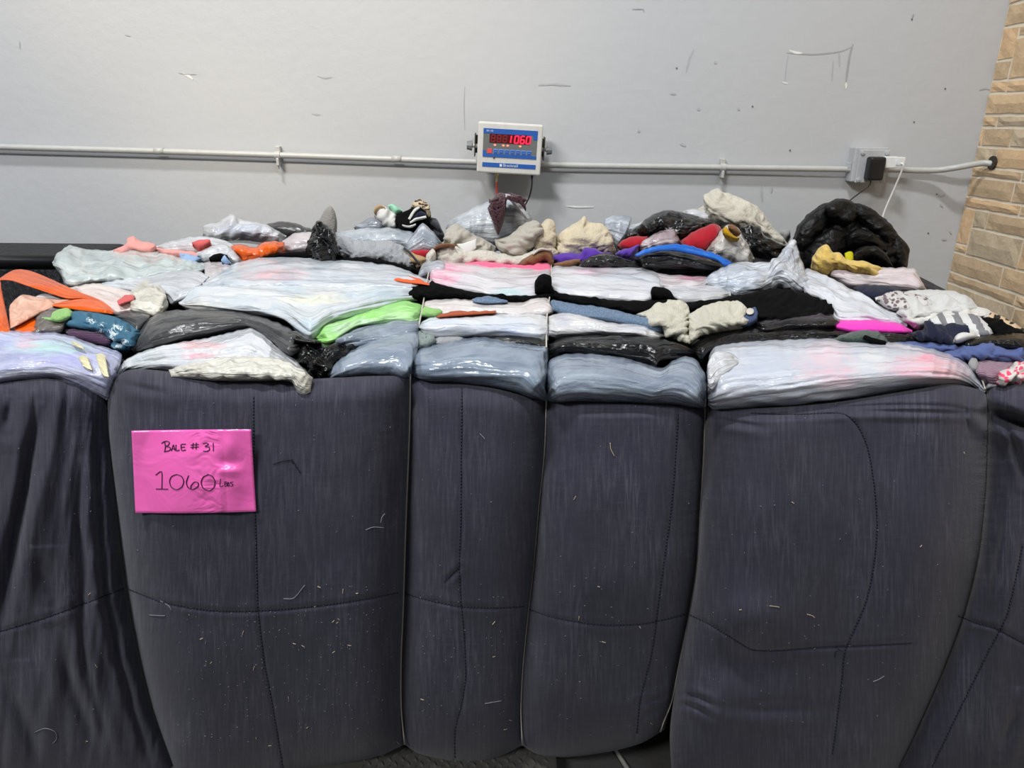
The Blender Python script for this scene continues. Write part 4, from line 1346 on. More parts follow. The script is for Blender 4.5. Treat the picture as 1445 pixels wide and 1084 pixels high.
def stripes():
    t = NT('grey_white_stripes'); uv = t.uv()
    x = t.n('ShaderNodeTexWave', wave_type='BANDS', bands_direction='DIAGONAL'); x.inputs['Scale'].default_value = 2.7; x.inputs['Distortion'].default_value = 1.2
    t.l(t.map(uv, (1, -.6, 1)), x.inputs['Vector'])
    c = t.mix(t.ramp(x.outputs['Fac'], [(.47, 0.0), (.53, 1.0)]), srgb(210, 210, 209), srgb(124, 124, 128))
    return t.set(c, .9, t.bump(t.noise(uv, 60, 2), .2, .004))
C_STRIPE = stripes()
def puffer():
    t = NT('black_puffer_nylon'); uv = t.uv()
    c = t.mix(t.noise(uv, 4, 4), srgb(7, 7, 8), srgb(13, 13, 15))
    h = t.noise(t.map(uv, (1, 1, 1)), 7, 4, .6, 1.2)
    m = t.set(c, .45, t.bump(h, .45, .02))
    t.b.inputs['Specular IOR Level'].default_value = .3
    return m
C_PUFF = puffer()

# ---- black block behind the left end
t = NT('black_pile_fabric')
nz_ = t.noise(t.map(t.obj(), (30, 30, 12)), 1.0, 4)
M_BLOCK = t.set(t.mix(nz_, srgb(14, 14, 16), srgb(34, 34, 40)), .6, t.bump(nz_, .8, .03))
M_ROLL = plain('black_vinyl', srgb(26, 26, 28), .35)
bx0 = at(-420.0, 365.0, 2.45); bx1 = at(84.0, 365.0, 2.45)
blk = bpy.data.objects.new('black_bin', None); COL.objects.link(blk); blk.location = (float(bx0[0] + bx1[0]) / 2, 2.6, 0)
bpy.context.view_layer.update()
tag(blk, 'black fabric-sided bin standing behind the orange bag handle', 'bin')
ztop = float(at(40.0, 361.0, 2.45)[2])
bm = bmesh.new()
box_bm(bm, ((bx0[0] + bx1[0]) / 2, 2.70, (ztop - .03) / 2), (bx1[0] - bx0[0], .46, ztop - .03), .03, 3)
link('bin_body', bm_mesh('bin_body', bm, True), M_BLOCK, blk)
cyl('rolled_rim', (bx0[0], 2.47, ztop - .022), (bx1[0], 2.47, ztop - .022), .022, M_ROLL, blk, None, 20)

# ================= back row (against the wall)
item('white_bag', 'plastic bag', 'crumpled white plastic bag at the back left, beside a dark grey bag', film('film_white_bluish', srgb(205, 207, 210), blots=[(345, 325, 40, 12, srgb(150, 166, 196), .6)]), 2,
     [(95, 215), (120, 205), (180, 190), (235, 150), (300, 180), (420, 205), (480, 240), (520, 262)], [(95, 262), (150, 265), (300, 262), (420, 275), (520, 275)], Y=2.66, B=.09, fold='crumple', amp=.014)
item('dark_bag', 'plastic bag', 'dark grey bag lying flat at the back left of the pile', F_DKGREY, 2, [(415, 203), (500, 186), (590, 205), (665, 238)], [(430, 220), (540, 255), (640, 250), (665, 245)], Y=2.74, B=.06, amp=.006)
sock = item('grey_sock', 'sock', 'grey fleecy sock toe sticking up in front of the wall', cloth('sock_grey', srgb(152, 148, 142), .95, 'fuzz', .2, .3), 2,
     [(672, 215), (690, 180), (712, 138), (742, 108), (765, 135), (778, 180), (778, 225)], [(676, 330), (710, 340), (778, 340)], Y=2.66, lean=.05, B=.045, back=.04, fold='drape', amp=.008, jit=.4)
item('pale_pink_bag', 'plastic bag', 'pinkish white bag left of the black knotted bag', F_WHT_PINK, 2, [(498, 290), (560, 252), (640, 243), (700, 262)], [(500, 345), (600, 352), (700, 345)], Y=2.5, B=.07, amp=.012)
item('clear_bag', 'plastic bag', 'wide clear plastic bag behind the grey sherpa', film('film_clear_grey', srgb(186, 192, 198), rough=.16, dark=srgb(138, 146, 154), wrinkle=1.3), 2, [(770, 245), (900, 226), (1050, 222), (1150, 240), (1250, 272), (1320, 312)], [(775, 300), (900, 330), (1100, 320), (1200, 345), (1320, 335)], Y=2.5, B=.09, fold='crumple', amp=.010)
item('clear_bag', 'plastic bag', 'grey clear bag tucked left of the cream cloth with tan edge', film('film_clear_dark', srgb(160, 166, 174), rough=.2, dark=srgb(110, 114, 122)), 2, [(860, 215), (920, 182), (975, 165), (1030, 200)], [(870, 225), (960, 228), (1030, 222)], Y=2.6, B=.05, fold='crumple')
item('cream_garment', 'garment', 'cream cloth with tan edge at the back left', C_WHITE, 2, [(965, 142), (998, 106), (1050, 130), (1092, 162)], [(970, 165), (1020, 208), (1080, 228), (1098, 190)], Y=2.6, B=.05, fold='cloth', amp=.010)
part('tan_edge', C_TANZ, 2, [(963, 138), (975, 112), (1000, 104), (1025, 116)], [(970, 150), (990, 140), (1022, 124)], ITEMS[-1], Y=2.575, B=.02, ext=1, fold='smooth')
item('mint_cloth', 'garment', 'small strip of mint cloth beside the cream cloth', C_MINT, 2, [(1038, 108), (1060, 100), (1112, 130)], [(1045, 116), (1080, 140), (1112, 142)], Y=2.6, B=.03, fold='cloth', ext=2)
item('dark_garment', 'garment', 'charcoal garment right of the leopard print', C_CHAR, 2, [(1238, 165), (1290, 180), (1325, 255)], [(1240, 210), (1290, 262), (1328, 285)], Y=2.6, B=.05, fold='cloth')
bs = item('striped_garment', 'garment', 'black and navy garment with white stripe trim, crumpled at the back', C_BLACK, 2, [(1070, 205), (1080, 160), (1150, 125), (1200, 108), (1240, 150), (1250, 195)], [(1075, 215), (1110, 245), (1140, 262), (1180, 235), (1250, 215)], Y=2.57, B=.06, fold='crumple', amp=.012)
for tp_, bt_ in (([(1140, 175), (1165, 132), (1195, 112)], [(1150, 182), (1178, 140), (1202, 120)]), ([(1150, 190), (1185, 168), (1232, 160)], [(1150, 200), (1188, 180), (1236, 172)]), ([(1110, 205), (1150, 212), (1180, 200)], [(1112, 212), (1150, 219), (1182, 207)])):
    part('white_stripe', C_WHITE, 2, tp_, bt_, bs, Y=2.50, B=.012, back=.02, ext=0, fold='smooth', amp=.002, tuck=0)
part('navy_panel', C_NAVY, 2, [(1160, 165), (1200, 135), (1235, 150)], [(1165, 180), (1200, 168), (1238, 165)], bs, Y=2.515, B=.015, ext=0, fold='smooth', tuck=0)
item('leopard_cloth', 'garment', 'small leopard-print cloth topping the clutter at the back left', C_LEO2, 2, [(1155, 118), (1168, 86), (1215, 78), (1250, 105), (1258, 155)], [(1160, 130), (1200, 118), (1235, 150), (1258, 165)], Y=2.6, B=.05, fold='crumple', amp=.01, ext=2)
mb = item('yarn_bag', 'plastic bag', 'clear white bag bulging with maroon yarn under the scale display', film('film_clear_white', srgb(197, 201, 205), rough=.16, dark=srgb(158, 164, 170), wrinkle=1.2), 3,
     [(250, 285), (290, 245), (350, 215), (400, 185), (450, 165), (500, 150), (555, 118), (600, 135), (645, 185), (692, 245)], [(250, 300), (330, 330), (480, 378), (580, 360), (692, 275)], Y=2.56, B=.11, fold='drape', amp=.014, lean=.3)
part('yarn', C_MAROON, 3, [(462, 195), (488, 146), (520, 116), (552, 122), (560, 150)], [(468, 205), (490, 262), (516, 328), (546, 250), (558, 175)], mb, Y=2.42, lean=.25, B=.05, fold='fuzz', amp=.008, ext=0, tuck=0)
part('yarn', C_MAROON, 3, [(548, 128), (580, 114), (625, 135), (655, 170), (660, 200)], [(552, 140), (590, 140), (632, 178), (658, 208)], mb, Y=2.44, lean=.25, B=.04, fold='fuzz', amp=.008, ext=0, tuck=0)
rg_ = random.Random(5)
for (x0, x1, y0, y1, yb) in ((466, 556, 122, 300, 2.352), (556, 655, 122, 190, 2.375)):
    V, Fc = [], []
    for _ in range(34):
        xa, xb = rg_.uniform(x0 + 6, x1 - 6), rg_.uniform(x0 + 6, x1 - 6)
        ya = rg_.uniform(y0 + 8, y0 + (y1 - y0) * .5); yb_ = ya + rg_.uniform(.1, .45) * (y1 - y0)
        if y1 > 250:
            w_ = max(.12, 1 - (yb_ - 190) / 130) if yb_ > 190 else 1
            xb = 514 + (xb - 514) * w_
        else:
            yb_ = min(yb_, 140 + (xb - x0) * .45); ya = min(ya, 138 + (xa - x0) * .42)
        pts_ = [(xa, ya), ((xa + xb) / 2 + rg_.uniform(-16, 16), (ya + yb_) / 2), (xb, yb_)]
        q_ = spline(Z(3, pts_), 9)
        v_, f_ = tube_data([at(np.float64(a_), np.float64(b_), yb + .02 * (1 - math.sin(math.pi * k_ / 8))) for k_, (a_, b_) in enumerate(q_)], .0034, 5)
        Fc += [tuple(j_ + len(V) for j_ in ff) for ff in f_]; V += v_
    uv_ = [(v[0] * 5, v[2] * 5) for v in V]
    link('yarn_strands', mesh_from('yarn_strands', V, Fc, True, uv_), C_MAROON, mb)
part('torn_rim', F_WHITE, 3, [(555, 122), (580, 128), (630, 175), (680, 245)], [(552, 145), (575, 142), (618, 190), (668, 250)], mb, Y=2.40, lean=.25, B=.015, fold='smooth', ext=0, tuck=0)
item('clear_bag', 'plastic bag', 'small clear bag standing between cream fleece and black bag', F_CLEAR, 4, [(185, 290), (196, 248), (250, 228), (325, 240), (318, 275), (290, 320)], [(190, 305), (230, 362), (250, 388), (285, 345)], Y=2.55, B=.05, fold='drape', amp=.010)
item('white_bag', 'plastic bag', 'pale film peeking out left behind the shiny black bag', F_WHITE2, 4, [(280, 330), (320, 285), (410, 252), (470, 250)], [(285, 345), (360, 320), (470, 290)], Y=2.66, B=.05, fold='crumple')
item('white_bag', 'plastic bag', 'white film between the shiny black bag and cream fleecy heap', F_WHITE, 4, [(590, 210), (640, 198), (700, 202), (770, 225), (810, 265)], [(600, 230), (700, 255), (810, 290)], Y=2.66, B=.05, fold='crumple', amp=.008)
item('cream_garment', 'garment', 'cream fleecy garment heaped highest at the back right', C_CREAM3, 4, [(665, 200), (708, 168), (698, 128), (765, 94), (800, 112), (830, 120), (900, 150), (970, 185), (1010, 230), (1050, 290), (1100, 340), (1128, 380)], [(680, 215), (760, 250), (820, 285), (880, 290), (980, 295), (1040, 352), (1128, 392)], Y=2.62, B=.10, fold='cloth', amp=.018, lean=.5)
item('grey_cloth', 'garment', 'bit of grey cloth left of the black puffer jacket', C_GREY, 4, [(1085, 310), (1110, 300), (1135, 305), (1140, 335)], [(1085, 340), (1110, 350), (1140, 345)], Y=2.72, B=.03, fold='cloth')
item('black_bag', 'plastic bag', 'big shiny black trash bag mounded left of the cream fleecy heap', F_BLACKS, 4, [(255, 385), (280, 335), (350, 290), (440, 225), (520, 202), (600, 215), (700, 246), (770, 272), (798, 305)], [(258, 395), (350, 350), (480, 310), (600, 355), (700, 300), (798, 312)], Y=2.52, B=.12, fold='crumple', amp=.018, lean=.5)
item('black_bag', 'plastic bag', 'wrinkled glossy black bag under the cream fleecy heap', F_BLACKS, 4, [(878, 300), (920, 280), (985, 285), (1005, 330), (1060, 360), (1128, 392)], [(885, 330), (910, 375), (950, 412), (1080, 440), (1128, 400)], Y=2.42, B=.07, fold='crumple', amp=.018)
item('red_garment', 'garment', 'dark red cloth folded left under the shiny black bag', C_RED, 4, [(258, 385), (290, 352), (350, 338), (412, 338)], [(262, 395), (330, 400), (390, 378), (412, 350)], Y=2.42, B=.05, fold='cloth', amp=.008)
item('clear_bag', 'plastic bag', 'clear bag with pinkish contents between the two red garments', film('film_clear_pink', srgb(196, 184, 188), rough=.13, dark=srgb(150, 132, 138), wrinkle=1.6), 4, [(362, 395), (400, 350), (480, 310), (540, 297), (562, 330), (582, 368)], [(368, 405), (450, 402), (550, 388), (582, 375)], Y=2.40, B=.07, fold='crumple', amp=.014)
item('red_garment', 'garment', 'bright red shirt piece beside the mustard-trimmed bag', C_RED, 4, [(568, 375), (620, 330), (720, 282), (770, 276), (790, 305)], [(578, 390), (640, 402), (710, 412), (750, 365), (790, 315)], Y=2.40, B=.06, fold='drape', amp=.012)
hb = item('knitwear_bag', 'plastic bag', 'white bag with a mustard and brown knit cuff poking out', film('film_white_yellow', srgb(207, 203, 197), dark=srgb(176, 172, 168), rough=.18), 4, [(710, 408), (750, 358), (790, 300), (825, 277), (870, 290), (897, 335), (925, 385), (955, 450)], [(716, 418), (770, 445), (840, 475), (900, 468), (955, 458)], Y=2.34, B=.08, fold='crumple', amp=.012)
part('mustard_cuff', C_MUSTARD, 4, [(790, 305), (812, 288), (830, 315), (862, 340), (880, 345)], [(796, 325), (815, 340), (850, 350), (880, 349)], hb, Y=2.245, B=.02, ext=0, fold='drape', amp=.004, tuck=0)
part('brown_lining', C_BROWN, 4, [(818, 284), (840, 277), (872, 296), (888, 322)], [(826, 296), (850, 312), (878, 325)], hb, Y=2.245, B=.012, ext=0, fold='smooth', tuck=0)
# cream and beige knitwear
item('beige_sweatpants', 'garment', 'beige jersey sweatpants folded just below the yarn bag at its left', C_BEIGE, 3, [(238, 350), (255, 300), (290, 275), (340, 290), (380, 320), (440, 350), (505, 390)], [(240, 370), (300, 385), (400, 405), (505, 425)], Y=2.42, B=.07, fold='cloth', amp=.014)
item('paper_tag', 'paper', 'white paper tag lying on the beige sweatpants', C_WHITE, 3, [(305, 377), (350, 370), (405, 350)], [(310, 386), (350, 394), (405, 398)], Y=2.33, B=.006, back=.006, fold='smooth', amp=.002, ext=0, tuck=0)
item('grey_sweatpants', 'garment', 'greige sweatpants bundled left of the cream fleece', C_BEIGE, 3, [(498, 355), (560, 340), (600, 310), (655, 266), (715, 258), (748, 295)], [(505, 390), (560, 405), (612, 437), (660, 418), (695, 370), (748, 310)], Y=2.38, B=.08, fold='cloth', amp=.020)
item('cream_fleece', 'garment', 'small cream fleece lump beside the greige sweatpants', C_CREAM, 3, [(688, 360), (716, 305), (760, 250), (800, 260), (814, 325)], [(690, 380), (740, 395), (800, 418), (814, 390)], Y=2.42, B=.08, fold='cloth', amp=.018)
item('cream_fleece', 'garment', 'large cream fleece heaped left of the small clear bag', C_CREAM, 3, [(800, 345), (870, 292), (925, 262), (960, 231), (985, 268), (1040, 273), (1085, 312), (1115, 405)], [(802, 420), (880, 430), (930, 438), (1000, 412), (1115, 430)], Y=2.44, B=.10, fold='cloth', amp=.022, lean=.45)
item('white_fleece', 'garment', 'off-white sherpa jacket spread above the pink cloth', C_WHITEF, 3, [(186, 440), (210, 386), (270, 376), (340, 400), (450, 408), (560, 430), (640, 428), (730, 398)], [(190, 460), (300, 475), (450, 470), (600, 475), (730, 455)], Y=2.34, B=.06, fold='cloth', amp=.016)
item('rolled_sleeve', 'garment', 'rolled off-white sleeve with brown edge next to the wire tie', C_WHITEF, 3, [(148, 470), (152, 430), (185, 400), (200, 420)], [(150, 490), (175, 492), (200, 470)], Y=2.28, B=.05, fold='cloth')
part('brown_edge', C_BROWN, 3, [(165, 420), (200, 385), (260, 374), (300, 380)], [(168, 428), (205, 395), (262, 384), (300, 386)], ITEMS[-1], Y=2.28, B=.012, ext=0, fold='smooth', tuck=0)
item('purple_garment', 'garment', 'purple sweatshirt stretched behind the brown suede', C_PURPLE, 3, [(785, 440), (870, 420), (930, 425), (960, 394), (1010, 398), (1040, 418), (1090, 420)], [(790, 475), (930, 470), (1000, 455), (1090, 440)], Y=2.33, B=.05, fold='cloth', amp=.014)
item('purple_garment', 'garment', 'purple twisted cloth end left of the blue strap', C_PURPLE, 3, [(1115, 425), (1150, 405), (1190, 395), (1235, 378)], [(1125, 442), (1185, 448), (1215, 430), (1235, 395)], Y=2.29, B=.05, fold='cloth', amp=.012)
item('brown_suede', 'garment', 'brown suede cuff with white piping above the pink cloth', C_BROWN, 3, [(612, 480), (680, 432), (740, 400), (790, 412), (802, 460)], [(618, 488), (700, 478), (750, 452), (790, 490), (802, 475)], Y=2.27, B=.05, fold='cloth', amp=.008)
part('white_piping', C_WHITEF, 3, [(690, 425), (730, 398), (790, 402)], [(695, 432), (735, 406), (790, 410)], ITEMS[-1], Y=2.235, B=.008, ext=0, fold='smooth', tuck=0)
item('brown_suede', 'garment', 'brown suede strip under the purple sweatshirt', C_BROWN, 3, [(795, 478), (870, 460), (935, 453)], [(800, 494), (870, 496), (935, 484)], Y=2.25, B=.03, fold='cloth')
item('black_bag', 'plastic bag', 'glossy black bag twisted below the purple cloth', F_BLACKS, 4, [(45, 485), (110, 440), (200, 424), (280, 440), (395, 462)], [(55, 496), (200, 505), (380, 498), (395, 482)], Y=2.24, B=.06, fold='crumple', amp=.016)
item('black_bag', 'plastic bag', 'smooth black bag lying under the blue strap', F_BLACK, 4, [(345, 450), (440, 418), (560, 408), (680, 440), (835, 494)], [(355, 470), (430, 505), (560, 526), (760, 526), (835, 504)], Y=2.20, B=.06, amp=.012)
item('blue_strap', 'strap', 'bright blue plastic strap looped across the black bag', F_BLUESTRAP, 4, [(345, 432), (400, 402), (500, 380), (590, 378), (680, 400), (790, 440), (842, 472)], [(355, 442), (450, 412), (540, 408), (640, 428), (760, 456), (805, 490), (842, 482)], Y=2.12, lean=.5, B=.02, back=.01, fold='stretch', amp=.008, ext=1, tuck=0)

# ================= left back
item('white_bag', 'plastic bag', 'flat white bag left of the orange crumpled bag', F_WHITE, 1, [(795, 315), (870, 290), (960, 270), (1030, 265), (1130, 280), (1210, 315)], [(805, 330), (930, 342), (1050, 362), (1210, 360)], Y=2.5, B=.05, amp=.010)
item('coral_cloth', 'garment', 'small coral cloth on the flat white bag at back left', C_SALMOND, 2, [(38, 296), (80, 283), (128, 282), (136, 300)], [(42, 314), (80, 318), (136, 314)], Y=2.42, B=.025, fold='cloth', ext=2)
item('salmon_garment', 'garment', 'salmon pink garment with raised corner at the far left back', C_SALMON, 1, [(575, 335), (645, 308), (650, 275), (680, 265), (720, 290), (780, 300), (803, 325)], [(580, 345), (700, 340), (803, 335)], Y=2.46, B=.05, fold='cloth', amp=.008)
item('salmon_garment', 'garment', 'salmon strip of cloth lying right of the raised corner', C_SALMON, 1, [(795, 325), (900, 335), (1000, 347), (1038, 374)], [(805, 340), (930, 358), (1038, 386)], Y=2.38, B=.03, fold='cloth')
item('pale_blue_cloth', 'garment', 'pale blue scrap with dark spots under the salmon strip', cloth('blue_dotted', srgb(150, 174, 206), .9, 'weave', .1, .1, 1, srgb(62, 78, 84), .6), 1, [(912, 348), (980, 360), (1035, 378)], [(922, 385), (985, 402), (1035, 395)], Y=2.34, B=.03, fold='cloth')
item('orange_bag', 'plastic bag', 'crumpled orange plastic bag at the back left', F_ORANGE, 2, [(235, 318), (290, 304), (330, 318), (365, 322), (400, 296), (460, 292), (512, 296)], [(275, 378), (310, 394), (370, 376), (440, 362), (512, 354)], Y=2.40, B=.07, fold='crumple', amp=.016)
item('white_bag', 'plastic bag', 'crumpled white bag just left of the orange crumpled bag', F_WHITE, 2, [(60, 350), (130, 320), (200, 303), (245, 330), (300, 395)], [(70, 372), (140, 375), (210, 385), (290, 404), (300, 400)], Y=2.33, B=.05, fold='crumple', amp=.012)
item('black_cloth', 'garment', 'black scrap tucked below the crumpled white bag', C_BLACK, 2, [(125, 375), (165, 352), (215, 360), (230, 385)], [(130, 392), (180, 396), (230, 398)], Y=2.26, B=.03, fold='cloth', ext=2)
item('pale_blue_cloth', 'garment', 'pale blue scrap right of the black scrap', C_LBLUE, 2, [(188, 385), (205, 362), (238, 400)], [(192, 405), (215, 412), (238, 410)], Y=2.22, B=.025, fold='cloth', ext=2)
item('pleated_bag', 'plastic bag', 'pinkish pleated film right end of the pale bags at left', F_WHT_PINK, 1, [(1040, 400), (1080, 388), (1130, 385), (1175, 400), (1195, 425)], [(1045, 470), (1080, 475), (1140, 450), (1195, 435)], fold='drape', amp=.010, B=.04)
item('black_strip', 'garment', 'long black garment edge running behind the big white bag', C_BLACK, 2, [(385, 374), (480, 352), (600, 345), (640, 350), (800, 374), (900, 372), (1000, 384), (1080, 402), (1195, 432)], [(390, 384), (500, 366), (620, 372), (800, 396), (1000, 410), (1100, 436), (1195, 456)], Y=2.28, lean=.9, B=.04, fold='cloth', amp=.008)
item('black_bag', 'plastic bag', 'black bag with upright knotted top left of the grey sherpa', F_BLACKS, 2, [(618, 330), (645, 260), (655, 215), (682, 184), (715, 200), (748, 226), (770, 290), (808, 370)], [(622, 360), (665, 380), (730, 390), (808, 392)], Y=2.34, lean=.15, B=.08, back=.06, fold='crumple', amp=.022)
item('grey_sherpa', 'garment', 'fluffy grey sherpa fleece behind the big white bag', C_SHERPA, 2, [(765, 320), (800, 262), (870, 280), (950, 285), (1030, 280), (1100, 308), (1150, 345), (1205, 408)], [(775, 358), (900, 386), (1050, 400), (1150, 418), (1205, 422)], Y=2.40, B=.09, fold='fuzz', amp=.016, lean=.6)
item('red_garment', 'garment', 'bright red scrap between grey sherpa and white sherpa jacket', C_RED, 2, [(1148, 342), (1200, 333), (1262, 336)], [(1165, 355), (1230, 375), (1262, 352)], Y=2.36, B=.03, fold='cloth', ext=3)
item('tan_jacket', 'garment', 'tan canvas jacket edge with zip beside the grey sherpa', C_TANZ, 2, [(1115, 325), (1160, 347), (1205, 362), (1245, 378)], [(1135, 350), (1190, 408), (1215, 420), (1245, 398)], Y=2.34, B=.03, fold='cloth')
tube('zip', [at(np.float64(260 + x / 3.6125), np.float64(260 + y / 3.6125), 2.30) for x, y in ((1118, 325), (1150, 350), (1185, 392), (1200, 412))], .004, C_CHAR, ITEMS[-1], 6)
item('white_film', 'plastic bag', 'pointed clear film standing up behind the tan jacket', F_CLEAR, 2, [(1115, 330), (1165, 255), (1218, 198), (1258, 230), (1315, 300)], [(1125, 342), (1230, 350), (1315, 330)], Y=2.44, B=.06, fold='drape', amp=.010)

# ================= left side of the pile
item('white_bag', 'plastic bag', 'large white bag overhanging the left end of the pile', F_WHT_GRN, 1, [(266, 398), (298, 352), (355, 311), (400, 326), (520, 336), (620, 330), (740, 325), (850, 345), (950, 380), (1065, 408)], [(268, 404), (308, 450), (335, 512), (380, 518), (430, 508), (520, 495), (700, 492), (850, 460), (1000, 448), (1065, 425)], B=.09, dy=.02, fold='crumple', amp=.020, ext=2, jit=1.5, fs=2.0)
item('grey_film_bag', 'plastic bag', 'grey-white bag tucked under the overhanging white bag', F_WHITE2, 1, [(515, 505), (600, 485), (750, 470), (870, 440), (1000, 440), (1065, 472), (1000, 520)], [(525, 520), (700, 535), (840, 560), (880, 600), (1000, 540)], B=.06, amp=.012)
item('cream_bag', 'plastic bag', 'pinkish cream bag behind the orange bag handle', film('film_cream_pink', srgb(218, 207, 201), dark=srgb(212, 188, 182)), 1, [(345, 528), (480, 504), (580, 520), (660, 540), (720, 560)], [(355, 545), (450, 600), (560, 655), (640, 650), (720, 640)], B=.05, amp=.010)
item('cream_bag', 'plastic bag', 'rounded cream bag end right of the coral tag', F_CREAM, 1, [(655, 560), (690, 515), (735, 490), (790, 490), (832, 530), (858, 605)], [(660, 640), (720, 655), (790, 660), (858, 625)], B=.07, dy=-.015, fold='crumple', amp=.014)
item('coral_tag', 'garment', 'coral folded tag on the cream bags behind the orange handle', C_SALMOND, 1, [(596, 595), (640, 563), (686, 566)], [(604, 617), (650, 602), (684, 592)], B=.02, back=.02, dy=-.065, fold='cloth', amp=.003, ext=0, tuck=0)
og = bpy.data.objects.new('orange_shopping_bag', None); COL.objects.link(og); og.location = tuple(at(np.float64(20), np.float64(460), 1.8)); bpy.context.view_layer.update()
tag(og, 'orange plastic shopping bag with its handle looped up at the left', 'shopping bag')
part('handle', F_ORANGE, 1, [(-40, 505), (0, 478), (60, 441), (110, 434), (180, 450), (300, 502), (400, 547), (500, 585), (555, 620), (582, 652)], [(-40, 520), (0, 490), (60, 492), (120, 512), (240, 552), (340, 582), (420, 582), (490, 600), (540, 640), (580, 656)], og, B=.02, back=.008, dy=-.05, fold='smooth', amp=.006, ext=0, tuck=0, jit=.2)
part('handle', F_ORANGE, 1, [(262, 612), (350, 592), (430, 580), (500, 590), (575, 648)], [(266, 620), (400, 640), (500, 652), (578, 662)], og, B=.025, back=.01, dy=-.04, fold='stretch', amp=.008, ext=1, tuck=0, jit=.2)
part('handle', F_ORANGE, 1, [(-70, 480), (-20, 480), (0, 482), (10, 540), (28, 630), (52, 745)], [(-70, 750), (-40, 752), (-20, 755), (0, 755), (25, 755), (52, 750)], og, B=.02, back=.01, dy=-.04, fold='smooth', amp=.006, ext=3, tuck=0, jit=.1)
part('bag_body', F_ORANGE, 1, [(45, 742), (100, 700), (170, 650), (200, 660), (200, 700)], [(48, 755), (120, 760), (160, 760), (200, 755)], og, B=.02, back=.02, dy=.0, fold='smooth', amp=.005, ext=4, tuck=0, jit=.1)
part('peach_side', F_PEACH, 1, [(46, 640), (56, 608), (112, 564), (200, 576), (300, 588), (410, 580)], [(50, 738), (100, 716), (200, 662), (300, 614), (410, 584)], og, B=.025, back=.01, dy=-.03, fold='cloth', amp=.008, ext=0, tuck=0, jit=.3)
part('white_lining', F_WHITE, 1, [(170, 580), (210, 560), (300, 558), (420, 575)], [(180, 585), (250, 588), (330, 592), (420, 580)], og, B=.02, dy=.0, fold='crumple', ext=2, jit=.5)
item('olive_bag', 'plastic bag', 'grey translucent bag left of the teal snowflake cloth', film('film_olive', srgb(118, 114, 108), dark=srgb(92, 82, 80), rough=.2), 1, [(150, 752), (172, 695), (180, 650), (210, 613), (300, 622), (380, 640)], [(155, 762), (230, 762), (320, 755), (345, 720), (380, 690)], B=.06, amp=.010, dy=.01)
item('lime_knit', 'garment', 'lime green knit scrap left of the teal snowflake cloth', C_LIME, 1, [(212, 678), (258, 676), (270, 652), (310, 634), (352, 634), (375, 655)], [(216, 686), (300, 702), (345, 690), (375, 668)], B=.035, dy=-.045, fold='fuzz', amp=.010, ext=1, tuck=.01)
item('teal_garment', 'garment', 'teal cotton garment printed with white snowflakes', C_TEAL, 1, [(322, 700), (345, 660), (400, 645), (480, 645), (600, 680), (680, 716), (735, 748)], [(325, 728), (420, 740), (540, 775), (640, 822), (658, 838), (735, 768)], B=.06, dy=-.02, fold='cloth', amp=.010, ext=1)
item('teal_garment', 'garment', 'small teal printed fold beside the plum cloth', C_TEAL, 1, [(548, 818), (600, 786), (650, 818), (665, 838)], [(556, 828), (600, 846), (665, 842)], B=.03, fold='cloth', amp=.006, ext=2)
item('plum_garment', 'garment', 'dark plum knit under the teal snowflake cloth', C_PLUM, 1, [(318, 738), (420, 738), (500, 752), (585, 796)], [(324, 752), (400, 788), (550, 816), (585, 810)], B=.04, fold='stretch', amp=.006, ext=4)
item('dark_bag', 'plastic bag', 'small dark grey bag end right of the orange handle', F_DKGREY, 1, [(555, 662), (640, 640), (720, 638), (785, 672)], [(575, 672), (660, 720), (700, 765), (760, 705), (785, 684)], B=.06, amp=.010)
item('dark_bag', 'plastic bag', 'big dark grey translucent bag behind the front white bag', F_DKGREY, 0, [(184, 491), (193, 473), (208, 452), (227, 440), (277, 436), (332, 438), (376, 449), (404, 461), (431, 479)], [(186, 494), (215, 488), (280, 475), (350, 464), (385, 482), (410, 502), (431, 485)], B=.085, amp=.012, dy=-.015)

# ================= big white bags, left centre
item('white_bag', 'plastic bag', 'large white stretched bag upper layer, left of centre, with pinkish contents', film('film_white_big', srgb(205, 208, 212), blots=[(390, 388, 46, 12, srgb(226, 168, 176), .75), (405, 392, 22, 9, srgb(140, 150, 166), .7), (470, 395, 60, 10, srgb(176, 186, 198), .6)], dark=srgb(178, 186, 194)), 2,
     [(55, 512), (150, 460), (260, 402), (400, 370), (540, 357), (650, 370), (800, 385), (950, 400), (1100, 425), (1255, 492)], [(58, 518), (300, 522), (560, 525), (900, 532), (1250, 520)], B=.08, amp=.014, ext=6)
item('white_bag', 'plastic bag', 'large white stretched bag lower layer above the dark grey bag', film('film_white_low', srgb(209, 210, 212), blots=[(445, 422, 50, 9, srgb(232, 226, 196), .8), (540, 420, 50, 14, srgb(178, 196, 204), .7), (440, 462, 25, 14, srgb(176, 200, 210), .9), (280, 432, 40, 10, srgb(216, 210, 195), .7)], dark=srgb(186, 198, 206)), 2,
     [(-30, 600), (10, 565), (60, 514), (300, 505), (700, 508), (1000, 512), (1180, 520), (1225, 550)], [(-25, 612), (80, 640), (220, 655), (400, 668), (520, 690), (640, 792), (760, 705), (1000, 625), (1225, 575)], B=.09, amp=.016, dy=-.01, ext=3)
item('orange_cloth', 'garment', 'thin orange strip pinched at the wire tie beside black cloth', cloth('cotton_orange', srgb(228, 96, 44), .7, 'weave', .1, .1), 2, [(1052, 482), (1088, 466), (1180, 478), (1250, 506)], [(1058, 490), (1130, 503), (1250, 516)], B=.03, dy=-.06, fold='smooth', ext=0, tuck=0)
